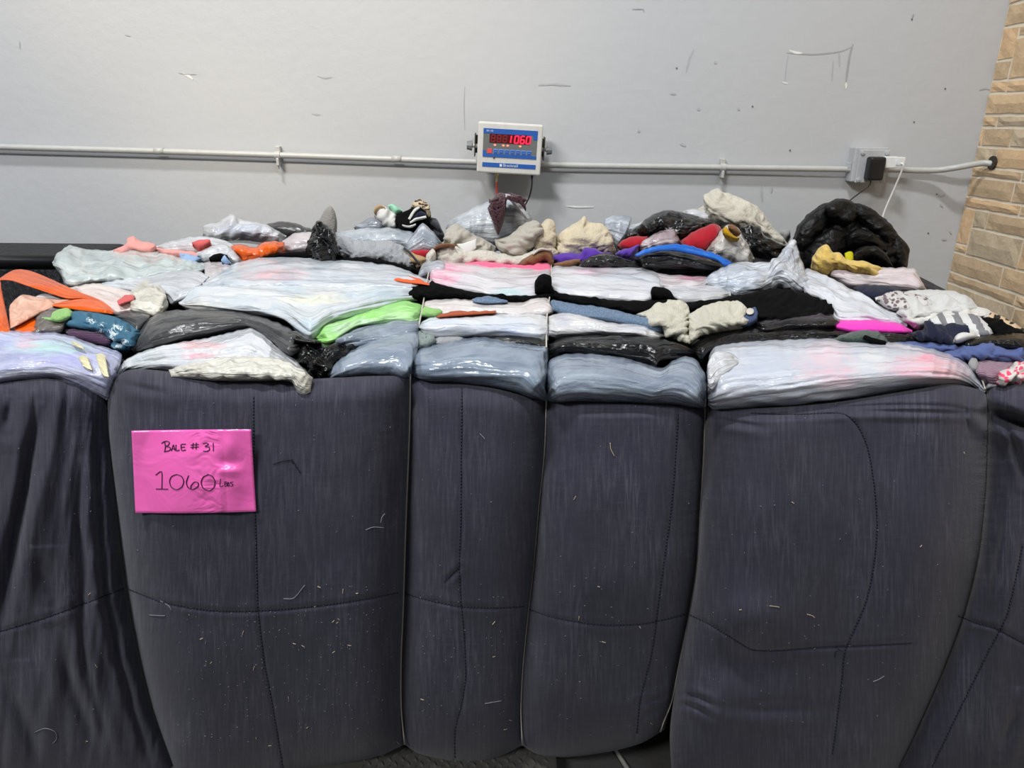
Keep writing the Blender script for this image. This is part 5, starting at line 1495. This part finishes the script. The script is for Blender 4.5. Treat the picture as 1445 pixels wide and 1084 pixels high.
item('lime_bag', 'plastic bag', 'bright lime green bag stretched to the wire tie', film('film_lime_bag', srgb(164, 220, 136), dark=srgb(148, 212, 116), rough=.3, blots=[(510, 456, 50, 7, srgb(195, 212, 193), .8), (565, 447, 30, 8, srgb(196, 226, 184), .7), (480, 465, 22, 9, srgb(199, 220, 199), .7)]), 2,
     [(650, 775), (700, 722), (800, 690), (900, 650), (1060, 598), (1130, 592), (1215, 618)], [(655, 785), (700, 806), (770, 806), (900, 725), (1205, 700)], B=.07, amp=.012)
item('lime_cloth', 'garment', 'lime green cloth end right of the wire tie', C_LIME, 3, [(122, 715), (150, 690), (190, 690), (255, 715)], [(125, 745), (200, 748), (255, 724)], B=.04, dy=-.02, fold='cloth', amp=.008, ext=2)
item('grey_bag', 'plastic bag', 'grey-blue bag between lime green bag and front bulge', F_GREYC, 2, [(750, 815), (850, 742), (1000, 702), (1100, 682), (1208, 695)], [(760, 825), (900, 820), (1000, 800), (1198, 810)], B=.06, amp=.016)

# ================= pink / white centre
item('pink_bag', 'plastic bag', 'white film bag with pink cloth inside, centre, right of the wire tie', film('film_pinkish', srgb(210, 207, 210), dark=srgb(206, 200, 206), blots=[(625, 386, 26, 22, srgb(244, 150, 182), .95), (645, 378, 40, 7, srgb(244, 160, 188), .8), (722, 412, 34, 8, srgb(170, 206, 206), .9), (735, 385, 40, 6, srgb(216, 214, 218), .6)]), 3,
     [(165, 520), (185, 485), (240, 464), (330, 474), (480, 492), (700, 502), (782, 495)], [(170, 570), (300, 610), (480, 648), (700, 645), (782, 600)], B=.07, amp=.012)
item('pink_garment', 'garment', 'hot pink cloth folded along the back of the centre bag', C_PINK, 3, [(340, 476), (450, 464), (560, 480), (680, 480), (735, 449), (780, 478), (786, 522)], [(350, 494), (500, 500), (650, 510), (786, 534)], B=.035, dy=.0, fold='cloth', amp=.010)
item('grey_film', 'plastic bag', 'small grey clear film puff at the top of the wire tie', F_CLEAR, 3, [(110, 530), (130, 480), (185, 455), (240, 465), (252, 500)], [(115, 545), (180, 520), (252, 512)], B=.04, dy=-.03, fold='crumple', amp=.010, ext=2)
item('white_bag', 'plastic bag', 'white bag right of the centre pink cloth, faint pink on top', film('film_white_c', srgb(209, 209, 212), blots=[(835, 383, 34, 8, srgb(226, 186, 206), .8), (880, 390, 40, 9, srgb(196, 206, 220), .5)], dark=srgb(196, 198, 204)), 4,
     [(-85, 505), (-60, 488), (0, 490), (200, 489), (380, 494), (455, 522), (495, 575)], [(-85, 632), (0, 648), (200, 668), (400, 674), (495, 615)], B=.07, amp=.014)
item('pink_white_bag', 'plastic bag', 'narrow pink and white film strip below the smooth black bag', film('film_pw', srgb(212, 203, 205), blots=[(975, 392, 22, 7, srgb(240, 160, 186), .9), (915, 380, 10, 5, srgb(240, 120, 160), .9)]), 4, [(395, 500), (470, 528), (600, 538), (725, 545)], [(420, 520), (500, 588), (650, 598), (725, 572)], B=.05, amp=.010)
item('white_bag', 'plastic bag', 'white bag piece left of the peaked clear bag', F_WHITE, 4, [(485, 592), (600, 580), (750, 590), (835, 622)], [(515, 615), (570, 668), (700, 670), (835, 642)], B=.05, amp=.012)
item('clear_bag', 'plastic bag', 'clear bag with a tall pointed peak in front of the yellow fleece', film('film_clear_big', srgb(204, 207, 212), rough=.15, dark=srgb(170, 176, 186), wrinkle=1.5, blots=[(1030, 395, 40, 16, srgb(166, 184, 206), .5)]), 4,
     [(652, 590), (760, 510), (860, 470), (960, 470), (1055, 462), (1110, 395), (1160, 350), (1185, 425), (1220, 530), (1245, 640)], [(662, 600), (800, 622), (860, 648), (1000, 622), (1090, 598), (1150, 615), (1245, 650)], Y=2.05, lean=1.0, B=.09, fold='crumple', amp=.018, fs=1.7)
item('white_bag', 'plastic bag', 'long white bag slanting down right toward the magenta cloth', film('film_white_r', srgb(210, 210, 214), dark=srgb(196, 200, 208), angle=-.4), 5, [(300, 455), (345, 432), (420, 460), (540, 520), (640, 572), (720, 622), (800, 662), (850, 700)], [(330, 570), (400, 600), (460, 650), (500, 700), (650, 700), (780, 715), (850, 725)], B=.07, amp=.014, dy=.01)

# ================= black garments of the centre and denim
bb = item('black_garment', 'garment', 'long black garment across the centre with an upright knob', C_BLACKK, 3, [(48, 635), (78, 592), (160, 580), (180, 565), (260, 590), (400, 620), (560, 635), (700, 635), (795, 605)], [(52, 655), (150, 650), (300, 645), (500, 660), (650, 668), (795, 650)], B=.045, dy=-.03, fold='cloth', amp=.010, ext=3)
part('knob', C_BLACKK, 3, [(700, 640), (705, 565), (740, 529), (785, 542), (792, 612)], [(702, 652), (750, 655), (792, 640)], bb, Y=1.95, lean=.15, B=.05, back=.04, fold='knob', amp=.010, ext=2, jit=.5)
bc = item('black_garment', 'garment', 'long black garment right of centre above the light denim', C_BLACKK, 3, [(788, 608), (850, 625), (1000, 650), (1150, 664), (1290, 664), (1428, 655)], [(790, 645), (900, 675), (1100, 706), (1240, 724), (1428, 672)], B=.045, dy=-.03, fold='cloth', amp=.010, ext=3)
part('knob', C_BLACKK, 3, [(1280, 668), (1298, 600), (1340, 598), (1385, 608), (1430, 660)], [(1284, 680), (1350, 682), (1430, 674)], bc, Y=1.93, lean=.15, B=.05, back=.04, fold='knob', amp=.012, ext=2, jit=.5)
item('denim_scrap', 'garment', 'frayed light denim scrap on white cloth left of centre', C_DENIM, 3, [(383, 658), (440, 644), (500, 648), (565, 666)], [(388, 674), (480, 678), (565, 674)], B=.025, dy=-.05, fold='cloth', amp=.006, ext=1, tuck=0)
item('white_garment', 'garment', 'white cotton cloth in the centre above a rust strip', film('film_white_cot', srgb(212, 209, 207), dark=srgb(206, 196, 194)), 3, [(132, 690), (160, 664), (300, 655), (500, 670), (640, 672), (715, 640), (770, 648), (798, 718)], [(140, 730), (300, 728), (500, 738), (700, 738), (798, 726)], B=.055, amp=.012)
item('rust_cloth', 'garment', 'rust orange strip of cloth in the centre', C_RUST, 3, [(198, 748), (260, 724), (400, 716), (505, 716)], [(208, 754), (350, 742), (505, 730)], B=.03, dy=-.05, fold='smooth', ext=0, tuck=0)
item('white_bag', 'plastic bag', 'white stretched bag above the black strip left of the middle tie', film('film_white_b', srgb(210, 210, 210), dark=srgb(196, 204, 218), blots=[(725, 470, 34, 6, srgb(180, 192, 226), .7)]), 3, [(108, 790), (160, 755), (250, 740), (450, 734), (700, 732), (772, 748)], [(112, 812), (200, 845), (400, 850), (600, 846), (700, 856), (772, 876)], B=.07, amp=.014)
item('black_bag', 'plastic bag', 'thin black bag edge above the left grey front bulge', F_BLACK, 3, [(320, 852), (400, 842), (500, 840), (650, 840), (772, 868)], [(330, 868), (500, 866), (650, 890), (772, 926)], B=.045, amp=.010, ext=6)
item('grey_fleece', 'garment', 'small grey fuzzy fleece on the left front bulge', C_SHERPA, 3, [(180, 870), (215, 845), (260, 834), (330, 843), (350, 862)], [(190, 896), (300, 890), (350, 872)], B=.035, dy=-.01, fold='fuzz', amp=.010, ext=4)
item('grey_green_knit', 'garment', 'crumpled grey-green knit squeezed beside the wire tie', C_GRNWHITE, 3, [(92, 890), (105, 825), (148, 806), (205, 862)], [(96, 922), (150, 918), (205, 892)], B=.04, dy=-.01, fold='crumple', amp=.012, ext=3)
item('denim_garment', 'garment', 'light blue denim folded right of the middle wire tie', C_DENIM, 3, [(782, 672), (800, 662), (900, 680), (1050, 695), (1200, 735), (1340, 750), (1365, 790)], [(795, 715), (1000, 758), (1200, 788), (1340, 830), (1365, 815)], B=.05, dy=-.01, fold='stretch', amp=.006, ext=4)
item('white_garment', 'garment', 'white cloth with stitched hem under the light denim', film('film_white_hem', srgb(214, 212, 209), dark=srgb(193, 193, 201)), 3, [(772, 745), (850, 724), (950, 738), (1100, 778), (1250, 788), (1375, 842)], [(772, 848), (900, 842), (1100, 838), (1200, 846), (1375, 850)], B=.06, amp=.010)
item('black_bag', 'plastic bag', 'black bag with a drooping point above the right grey bulge', F_BLACK, 3, [(772, 890), (850, 850), (1000, 834), (1150, 834), (1300, 850), (1445, 885), (1550, 945)], [(772, 968), (900, 948), (1000, 958), (1150, 992), (1290, 1016), (1322, 1048), (1350, 1000), (1460, 975), (1550, 965)], B=.075, amp=.014, ext=0)
item('cream_sweater', 'garment', 'cream knit sweater twisted into a swirl right of the denim', C_CREAM2, 4, [(350, 735), (440, 690), (520, 660), (580, 664), (622, 700), (634, 770)], [(470, 785), (500, 830), (560, 862), (600, 880), (628, 888)], B=.08, dy=-.01, fold='cloth', amp=.022, ext=2)
item('cream_sweater', 'garment', 'cream knit sweater fanned out beside the button placket', C_CREAM2, 4, [(618, 740), (700, 690), (800, 668), (880, 668), (914, 705)], [(622, 888), (680, 842), (780, 822), (890, 805), (914, 755)], B=.07, dy=-.045, fold='cloth', amp=.014, ext=2)
item('black_garment', 'garment', 'wide black shirt spread right of the cream sweaters', C_BLACK, 4, [(580, 680), (700, 664), (850, 640), (1000, 614), (1100, 607), (1250, 635), (1335, 665), (1372, 718)], [(600, 712), (720, 702), (900, 735), (1000, 775), (1150, 785), (1250, 758), (1372, 732)], B=.07, fold='cloth', amp=.012)
item('black_bag', 'plastic bag', 'sheer black plastic hanging below the wide black shirt', film('film_black_purple', srgb(26, 22, 26), rough=.2, dark=srgb(16, 14, 16), blots=[(1150, 442, 30, 10, srgb(60, 34, 56), .8)]), 4, [(950, 775), (1100, 742), (1250, 712), (1340, 730), (1398, 776)], [(960, 812), (1150, 812), (1300, 812), (1398, 790)], B=.05, dy=-.02, amp=.010)
dp = item('denim_placket', 'garment', 'blue denim placket with a white button', C_DENIMD, 4, [(885, 775), (905, 722), (960, 698), (974, 720), (972, 750)], [(888, 798), (930, 785), (972, 762)], B=.03, dy=-.055, fold='smooth', ext=2, tuck=.01)
part('button', plain('button_white', srgb(209, 203, 193), .4), 4, [(912, 722), (918, 708), (935, 703), (950, 709), (955, 722)], [(912, 724), (920, 735), (935, 738), (948, 734), (955, 724)], dp, dy=-.095, B=.012, back=.006, fold='smooth', amp=0, ext=0, tuck=0, jit=0)
item('black_bag', 'plastic bag', 'long black bag layered behind the white and pink front bag', F_BLACK, 0, [(976, 488), (999, 472), (1035, 464), (1077, 460), (1132, 459), (1200, 463), (1245, 465), (1294, 470), (1320, 480)], [(978, 496), (990, 510), (1005, 496), (1060, 486), (1160, 483), (1250, 485), (1320, 486)], B=.06, amp=.014)

# ================= right side
item('puffer_jacket', 'jacket', 'rolled black puffer jacket propped against the wall', C_PUFF, 5, [(272, 290), (285, 225), (330, 165), (400, 112), (470, 82), (520, 72), (585, 95), (660, 120), (740, 180), (800, 250), (862, 335)], [(280, 330), (320, 395), (400, 440), (550, 450), (700, 440), (830, 428), (862, 345)], Y=2.62, lean=.35, B=.15, back=.10, fold='puffer', amp=.020, jit=1.2)
JK = ITEMS[-1]
for tp_, bt_, yy_ in (
    ([(276, 290), (300, 215), (360, 150), (430, 108), (475, 130)], [(282, 335), (335, 335), (400, 265), (440, 205), (475, 150)], 2.50),
    ([(425, 112), (480, 82), (530, 72), (582, 97), (595, 150)], [(435, 165), (490, 195), (545, 205), (595, 168)], 2.52),
    ([(570, 93), (660, 120), (740, 180), (795, 245), (785, 290)], [(575, 155), (620, 205), (690, 255), (750, 305), (785, 300)], 2.52),
    ([(765, 228), (810, 262), (864, 335), (842, 418)], [(755, 305), (765, 355), (785, 415), (838, 426)], 2.52),
    ([(325, 340), (395, 265), (470, 222), (545, 245)], [(345, 408), (400, 416), (480, 388), (545, 335)], 2.47),
    ([(535, 260), (600, 225), (680, 250), (745, 310)], [(540, 330), (600, 320), (670, 322), (745, 345)], 2.48)):
    part('quilted_panel', C_PUFF, 5, tp_, bt_, JK, Y=yy_, lean=.35, B=.042, back=.05, fold='crumple', amp=.012, fs=1.3, ext=2, tuck=.02, jit=.8)
part('hood_fold', C_PUFF, 5, [(552, 405), (578, 342), (640, 312), (702, 318), (748, 360), (775, 415)], [(562, 418), (615, 378), (668, 362), (718, 382), (775, 424)], JK, Y=2.40, lean=.3, B=.045, fold='crumple', amp=.010, fs=1.2, ext=1, tuck=.02)
item('pink_white_bag', 'plastic bag', 'pinkish white bag under the yellow fleece', film('film_pw2', srgb(214, 207, 209), dark=srgb(212, 196, 200)), 5, [(425, 445), (530, 404), (620, 420), (720, 425), (880, 428), (912, 470), (950, 540)], [(430, 462), (540, 522), (600, 530), (700, 530), (830, 545), (950, 548)], Y=2.30, lean=.9, B=.07, amp=.012)
item('yellow_fleece', 'garment', 'yellow fleece crumpled in front of the black puffer jacket', C_YELLOW, 5, [(358, 420), (368, 372), (398, 322), (440, 306), (470, 343), (510, 353), (540, 385), (640, 395), (725, 428)], [(362, 436), (420, 448), (480, 420), (560, 424), (670, 440), (725, 438)], Y=2.32, B=.07, fold='cloth', amp=.022)
item('lime_tag', 'tag', 'small lime yellow tag between yellow fleece and puffer jacket', C_TAG, 5, [(530, 352), (550, 345), (572, 350), (576, 378)], [(532, 384), (555, 388), (576, 384)], Y=2.36, B=.015, back=.01, fold='smooth', ext=1, tuck=0)
item('navy_garment', 'garment', 'navy cloth wedge under the pinkish white bag', C_NAVY, 5, [(575, 528), (640, 512), (740, 518), (825, 537)], [(585, 540), (690, 582), (760, 556), (825, 545)], B=.05, fold='cloth')
item('grey_white_garment', 'garment', 'crumpled white and grey cloth at the right near the stone wall', cloth('cotton_whitegrey', srgb(201, 201, 199), .9, 'weave', .1, .1), 5, [(790, 570), (850, 545), (950, 537), (1080, 544), (1170, 578), (1210, 625)], [(800, 650), (850, 700), (1000, 660), (1100, 650), (1210, 640)], B=.07, fold='cloth', amp=.016)
item('floral_garment', 'garment', 'cloth with small grey and pink flowers beside the navy wedge', C_SPOT, 5, [(685, 578), (780, 544), (870, 555), (950, 570), (1015, 592)], [(692, 592), (760, 636), (850, 646), (960, 632), (1015, 608)], B=.045, dy=-.035, fold='crumple', amp=.010, ext=2)
item('white_garment', 'garment', 'white cloth layer just above the grey stripes', C_WHITE, 5, [(820, 665), (1000, 638), (1150, 618), (1240, 630), (1310, 662)], [(850, 712), (920, 730), (1000, 700), (1310, 675)], B=.05, fold='cloth', amp=.010)
item('leopard_garment', 'garment', 'leopard-print cloth at the right edge of the pile', C_LEO, 5, [(1105, 652), (1200, 654), (1300, 658), (1380, 700), (1460, 745)], [(1115, 662), (1220, 682), (1300, 700), (1380, 735), (1460, 760)], B=.04, fold='cloth', amp=.006)
item('striped_shirt', 'garment', 'grey and white striped shirt at the right of the pile', C_STRIPE, 5, [(930, 705), (1000, 660), (1100, 650), (1200, 665), (1260, 710), (1305, 760)], [(935, 715), (1050, 732), (1150, 750), (1240, 770), (1305, 770)], B=.06, dy=-.02, fold='cloth', amp=.008)
item('black_garment', 'garment', 'black garment between the striped shirt and leopard print', C_BLACK, 5, [(1215, 676), (1300, 680), (1380, 722), (1460, 760)], [(1262, 722), (1305, 772), (1380, 790), (1460, 800)], B=.05, dy=-.01, fold='cloth')
item('navy_garment', 'garment', 'dark navy bundle left of the small white bundle', C_NAVY, 5, [(865, 756), (930, 742), (942, 700), (1000, 700), (1090, 710), (1150, 730), (1215, 764)], [(875, 780), (980, 802), (1080, 806), (1130, 780), (1215, 775)], B=.06, dy=-.03, fold='cloth', amp=.016)
item('white_bundle', 'garment', 'small smooth rounded white bundle in front of the striped shirt', C_WHITE, 5, [(1080, 795), (1108, 756), (1160, 739), (1220, 768)], [(1084, 812), (1130, 808), (1220, 782)], B=.045, dy=-.06, fold='smooth', amp=.004, ext=1)
item('black_bag', 'plastic bag', 'shiny black bag at the right edge above the slate blue cloth', F_BLACK, 5, [(1105, 806), (1180, 778), (1250, 764), (1400, 755), (1470, 772)], [(1130, 815), (1250, 812), (1350, 830), (1470, 845)], B=.05, dy=-.03, amp=.012)
item('magenta_garment', 'garment', 'bright magenta cloth above the long black bag', C_MAGENTA, 5, [(450, 712), (520, 692), (640, 691), (780, 704), (875, 744)], [(455, 722), (560, 755), (700, 758), (875, 755)], B=.05, dy=-.01, fold='stretch', amp=.006)
gf = item('green_fleece', 'garment', 'dark green fleece with black zipper behind the front pink bag', C_GREENF, 5, [(465, 792), (540, 760), (620, 744), (700, 750), (750, 794)], [(470, 802), (600, 812), (690, 824), (750, 824)], B=.045, dy=-.05, fold='fuzz', amp=.012, ext=1, tuck=.02)
tube('zipper', [at(np.float64(1045 + x / 3.6125), np.float64(260 + y / 3.6125), 1.60) for x, y in ((632, 780), (660, 792), (700, 803), (735, 812))], .006, C_BLACK, gf, 7)
item('blue_cloth', 'garment', 'slate blue folded cloth left of the fold gap, behind the front pink bag', C_BLUE, 5, [(735, 808), (850, 797), (980, 800), (1080, 794), (1120, 848)], [(745, 825), (900, 842), (1000, 852), (1120, 862)], B=.04, dy=-.01, fold='cloth', amp=.006)
item('blue_cloth', 'garment', 'slate blue dotted cloth spread at the right edge', C_BLUE, 5, [(1000, 858), (1100, 838), (1150, 800), (1240, 799), (1300, 818), (1480, 832)], [(1020, 872), (1100, 902), (1200, 902), (1480, 915)], B=.05, dy=-.01, fold='cloth', amp=.010)
item('grey_cloth', 'garment', 'thin grey jersey edge on top of the front pink bag', C_GREY, 5, [(850, 856), (900, 838), (980, 850), (1050, 858), (1110, 890)], [(860, 870), (980, 880), (1110, 905)], B=.03, fold='cloth', amp=.008, dy=-.01)
item('grey_cloth', 'garment', 'small grey ribbed fold left of the mauve knit', C_GREY, 5, [(1158, 920), (1170, 882), (1200, 878), (1222, 930)], [(1168, 950), (1200, 965), (1222, 975)], B=.03, dy=-.02, fold='drape', amp=.008)
item('mauve_knit', 'garment', 'mauve ribbed knit beside the pink flowered cloth', C_MAUVE, 5, [(1192, 940), (1205, 905), (1235, 893), (1290, 898), (1405, 904)], [(1220, 1010), (1260, 1018), (1320, 1012), (1405, 960)], B=.05, dy=-.01, fold='cloth', amp=.012)
item('pink_floral_cloth', 'garment', 'white cloth with hot pink flowers at the right edge', C_FLORAL, 5, [(1302, 1000), (1318, 948), (1380, 928), (1402, 904), (1480, 904)], [(1306, 1018), (1380, 1024), (1480, 1026)], B=.06, dy=-.03, fold='cloth', amp=.012, ext=3)
item('white_bag', 'plastic bag', 'white sliver of bag at the foot of the pink flowered cloth', F_WHITE, 5, [(1238, 1048), (1260, 1015), (1310, 1006), (1480, 1012)], [(1240, 1058), (1300, 1040), (1480, 1034)], B=.04, dy=-.01, amp=.006, ext=3)

# ================= front row, pressed against the comforter
lb_ = item('lavender_bag', 'plastic bag', 'clear bag with lavender clothes and yellow bars at the left front corner', film('film_lavender', srgb(190, 192, 214), dark=srgb(160, 164, 196), rough=.2, angle=.12, wrinkle=.7,
     blots=[(70, 490, 60, 12, srgb(176, 216, 206), .8), (38, 484, 18, 12, srgb(226, 178, 196), .7), (100, 508, 50, 10, srgb(160, 158, 214), .7), (60, 530, 90, 9, srgb(210, 210, 218), .9), (10, 480, 14, 9, srgb(160, 176, 220), .7), (125, 532, 26, 14, srgb(170, 172, 200), .8)]), 1,
     [(-120, 750), (0, 744), (200, 754), (330, 764), (450, 806), (560, 838), (622, 868), (605, 930)], [(-120, 1060), (0, 1034), (150, 1008), (270, 1000), (400, 1036), (480, 1070), (545, 1095), (560, 1080)], B=.085, amp=.007, dy=-.02, ext=3)
M_YBAR = film('yellow_bar', srgb(222, 214, 176), rough=.25)
for a_, b_ in (([(362, 795), (400, 812), (425, 830)], [(372, 820), (425, 842), (430, 838)]), ([(396, 880), (420, 872), (448, 882)], [(425, 930), (448, 944), (472, 950)]), ([(486, 868), (515, 862), (538, 875)], [(512, 955), (532, 982), (556, 985)])):
    part('yellow_bar', M_YBAR, 1, a_, b_, lb_, B=.004, back=.004, dy=-.112, fold='smooth', amp=0, ext=0, tuck=0, jit=.2, smooth=False)
fb = item('white_bag', 'plastic bag', 'white bag with red contents draped over the comforter above the pink sign', film('film_white_red', srgb(209, 209, 210), dark=srgb(196, 200, 206), blots=[(285, 487, 34, 6, srgb(238, 176, 178), .85), (290, 500, 22, 6, srgb(226, 96, 116), .55), (268, 500, 14, 6, srgb(240, 170, 184), .8), (200, 505, 30, 14, srgb(193, 205, 205), .6), (250, 518, 60, 7, srgb(172, 176, 184), .6)]), 0,
     [(148, 560), (158, 535), (183, 504), (230, 487), (300, 475), (342, 463), (357, 460), (373, 470), (395, 492), (420, 510), (442, 534)], [(150, 566), (164, 545), (180, 529), (205, 529), (240, 532), (330, 538), (400, 537), (415, 537), (430, 537), (442, 538)], B=.11, amp=.016, dy=-.02, ext=1, fold='stretch')
part('ruffled_rim', film('film_rim', srgb(210, 208, 197), dark=srgb(204, 200, 188)), 0, [(238, 522), (270, 512), (310, 505), (350, 502), (395, 507), (425, 520), (441, 533)], [(242, 532), (300, 537), (360, 537), (398, 536), (412, 540), (420, 554), (430, 558), (438, 554)], fb, B=.035, dy=-.125, fold='crumple', amp=.014, fs=1.6, ext=0, tuck=.01)
item('black_bag', 'plastic bag', 'black plastic between the white front bag and grey bulge', F_BLACKS, 2, [(515, 765), (560, 749), (620, 788), (700, 804), (800, 800), (940, 808)], [(550, 850), (600, 920), (650, 995), (725, 995), (770, 930), (940, 818)], B=.06, amp=.018, fold='crumple', dy=-.01, ext=2)
part('twisted_end', F_BLACKS, 2, [(522, 775), (535, 752), (575, 750), (620, 778), (700, 800)], [(528, 790), (560, 800), (600, 806), (700, 812)], ITEMS[-1], B=.03, dy=-.07, fold='cloth', amp=.008, ext=1, tuck=0)
item('grey_bag', 'plastic bag', 'smooth grey-blue bulging bag left of the first wire tie', film('film_greyblue_a', srgb(146, 157, 172), dark=srgb(120, 132, 148), rough=.15, angle=.5, wrinkle=.38), 2, [(712, 992), (760, 918), (850, 850), (950, 800), (1080, 762), (1195, 752), (1190, 860), (1165, 985)], [(716, 998), (850, 994), (1000, 986), (1100, 990), (1160, 994)], tl=.35, B=.10, amp=.006, dy=-.01, ext=3)
item('grey_bag', 'plastic bag', 'smooth grey-blue bulging bag between the first two ties', film('film_greyblue_b', srgb(142, 154, 168), dark=srgb(112, 124, 140), rough=.14, angle=-.15, wrinkle=.35), 3, [(62, 985), (85, 925), (200, 890), (330, 860), (450, 850), (600, 880), (700, 890), (770, 910), (768, 1050), (766, 1172)], [(64, 1050), (150, 1090), (300, 1100), (450, 1110), (600, 1145), (766, 1180)], tl=.35, B=.11, amp=.006, dy=-.01, ext=2)
item('grey_bag', 'plastic bag', 'dusty grey-blue bulging bag under the drooping black bag', film('film_greyblue_c', srgb(150, 160, 172), dark=srgb(116, 126, 142), rough=.15, wrinkle=.6, angle=.1), 0, [(771, 560), (771, 530), (776, 508), (800, 499), (840, 498), (880, 503), (910, 512), (935, 519), (950, 508), (968, 502), (985, 510), (997, 535), (997, 568)], [(772, 567), (830, 570), (890, 571), (950, 573), (996, 576)], tl=.35, B=.11, amp=.008, dy=-.01, ext=2)
item('pink_front_bag', 'plastic bag', 'big white bag with pink contents on the right front of the bale', film('film_front_pink', srgb(197, 200, 207), dark=srgb(186, 192, 204), rough=.15, angle=-.12, wrinkle=.5,
     blots=[(1165, 512, 44, 34, srgb(236, 186, 196), .6), (1190, 535, 30, 18, srgb(240, 172, 184), .5), (1300, 518, 60, 22, srgb(242, 166, 180), .7), (1330, 525, 40, 22, srgb(240, 186, 194), .6), (1230, 512, 30, 22, srgb(214, 214, 214), .8), (1080, 520, 50, 26, srgb(188, 196, 212), .6), (1310, 505, 14, 6, srgb(240, 120, 150), .5)]), 0,
     [(998, 545), (999, 512), (1008, 489), (1045, 482), (1100, 479), (1160, 477), (1230, 480), (1280, 485), (1330, 496), (1365, 514), (1390, 550)], [(999, 572), (1010, 580), (1050, 580), (1120, 576), (1200, 567), (1290, 552), (1345, 545), (1370, 547), (1390, 555)], tl=.35, B=.12, amp=.010, dy=-.02, ext=1)
part('gathered_corner', F_WHITE, 0, [(998, 516), (1003, 500), (1012, 495), (1030, 498), (1045, 508)], [(999, 545), (1005, 550), (1018, 535), (1045, 514)], ITEMS[-1], B=.02, dy=-.125, fold='crumple', amp=.008, ext=0, tuck=0)
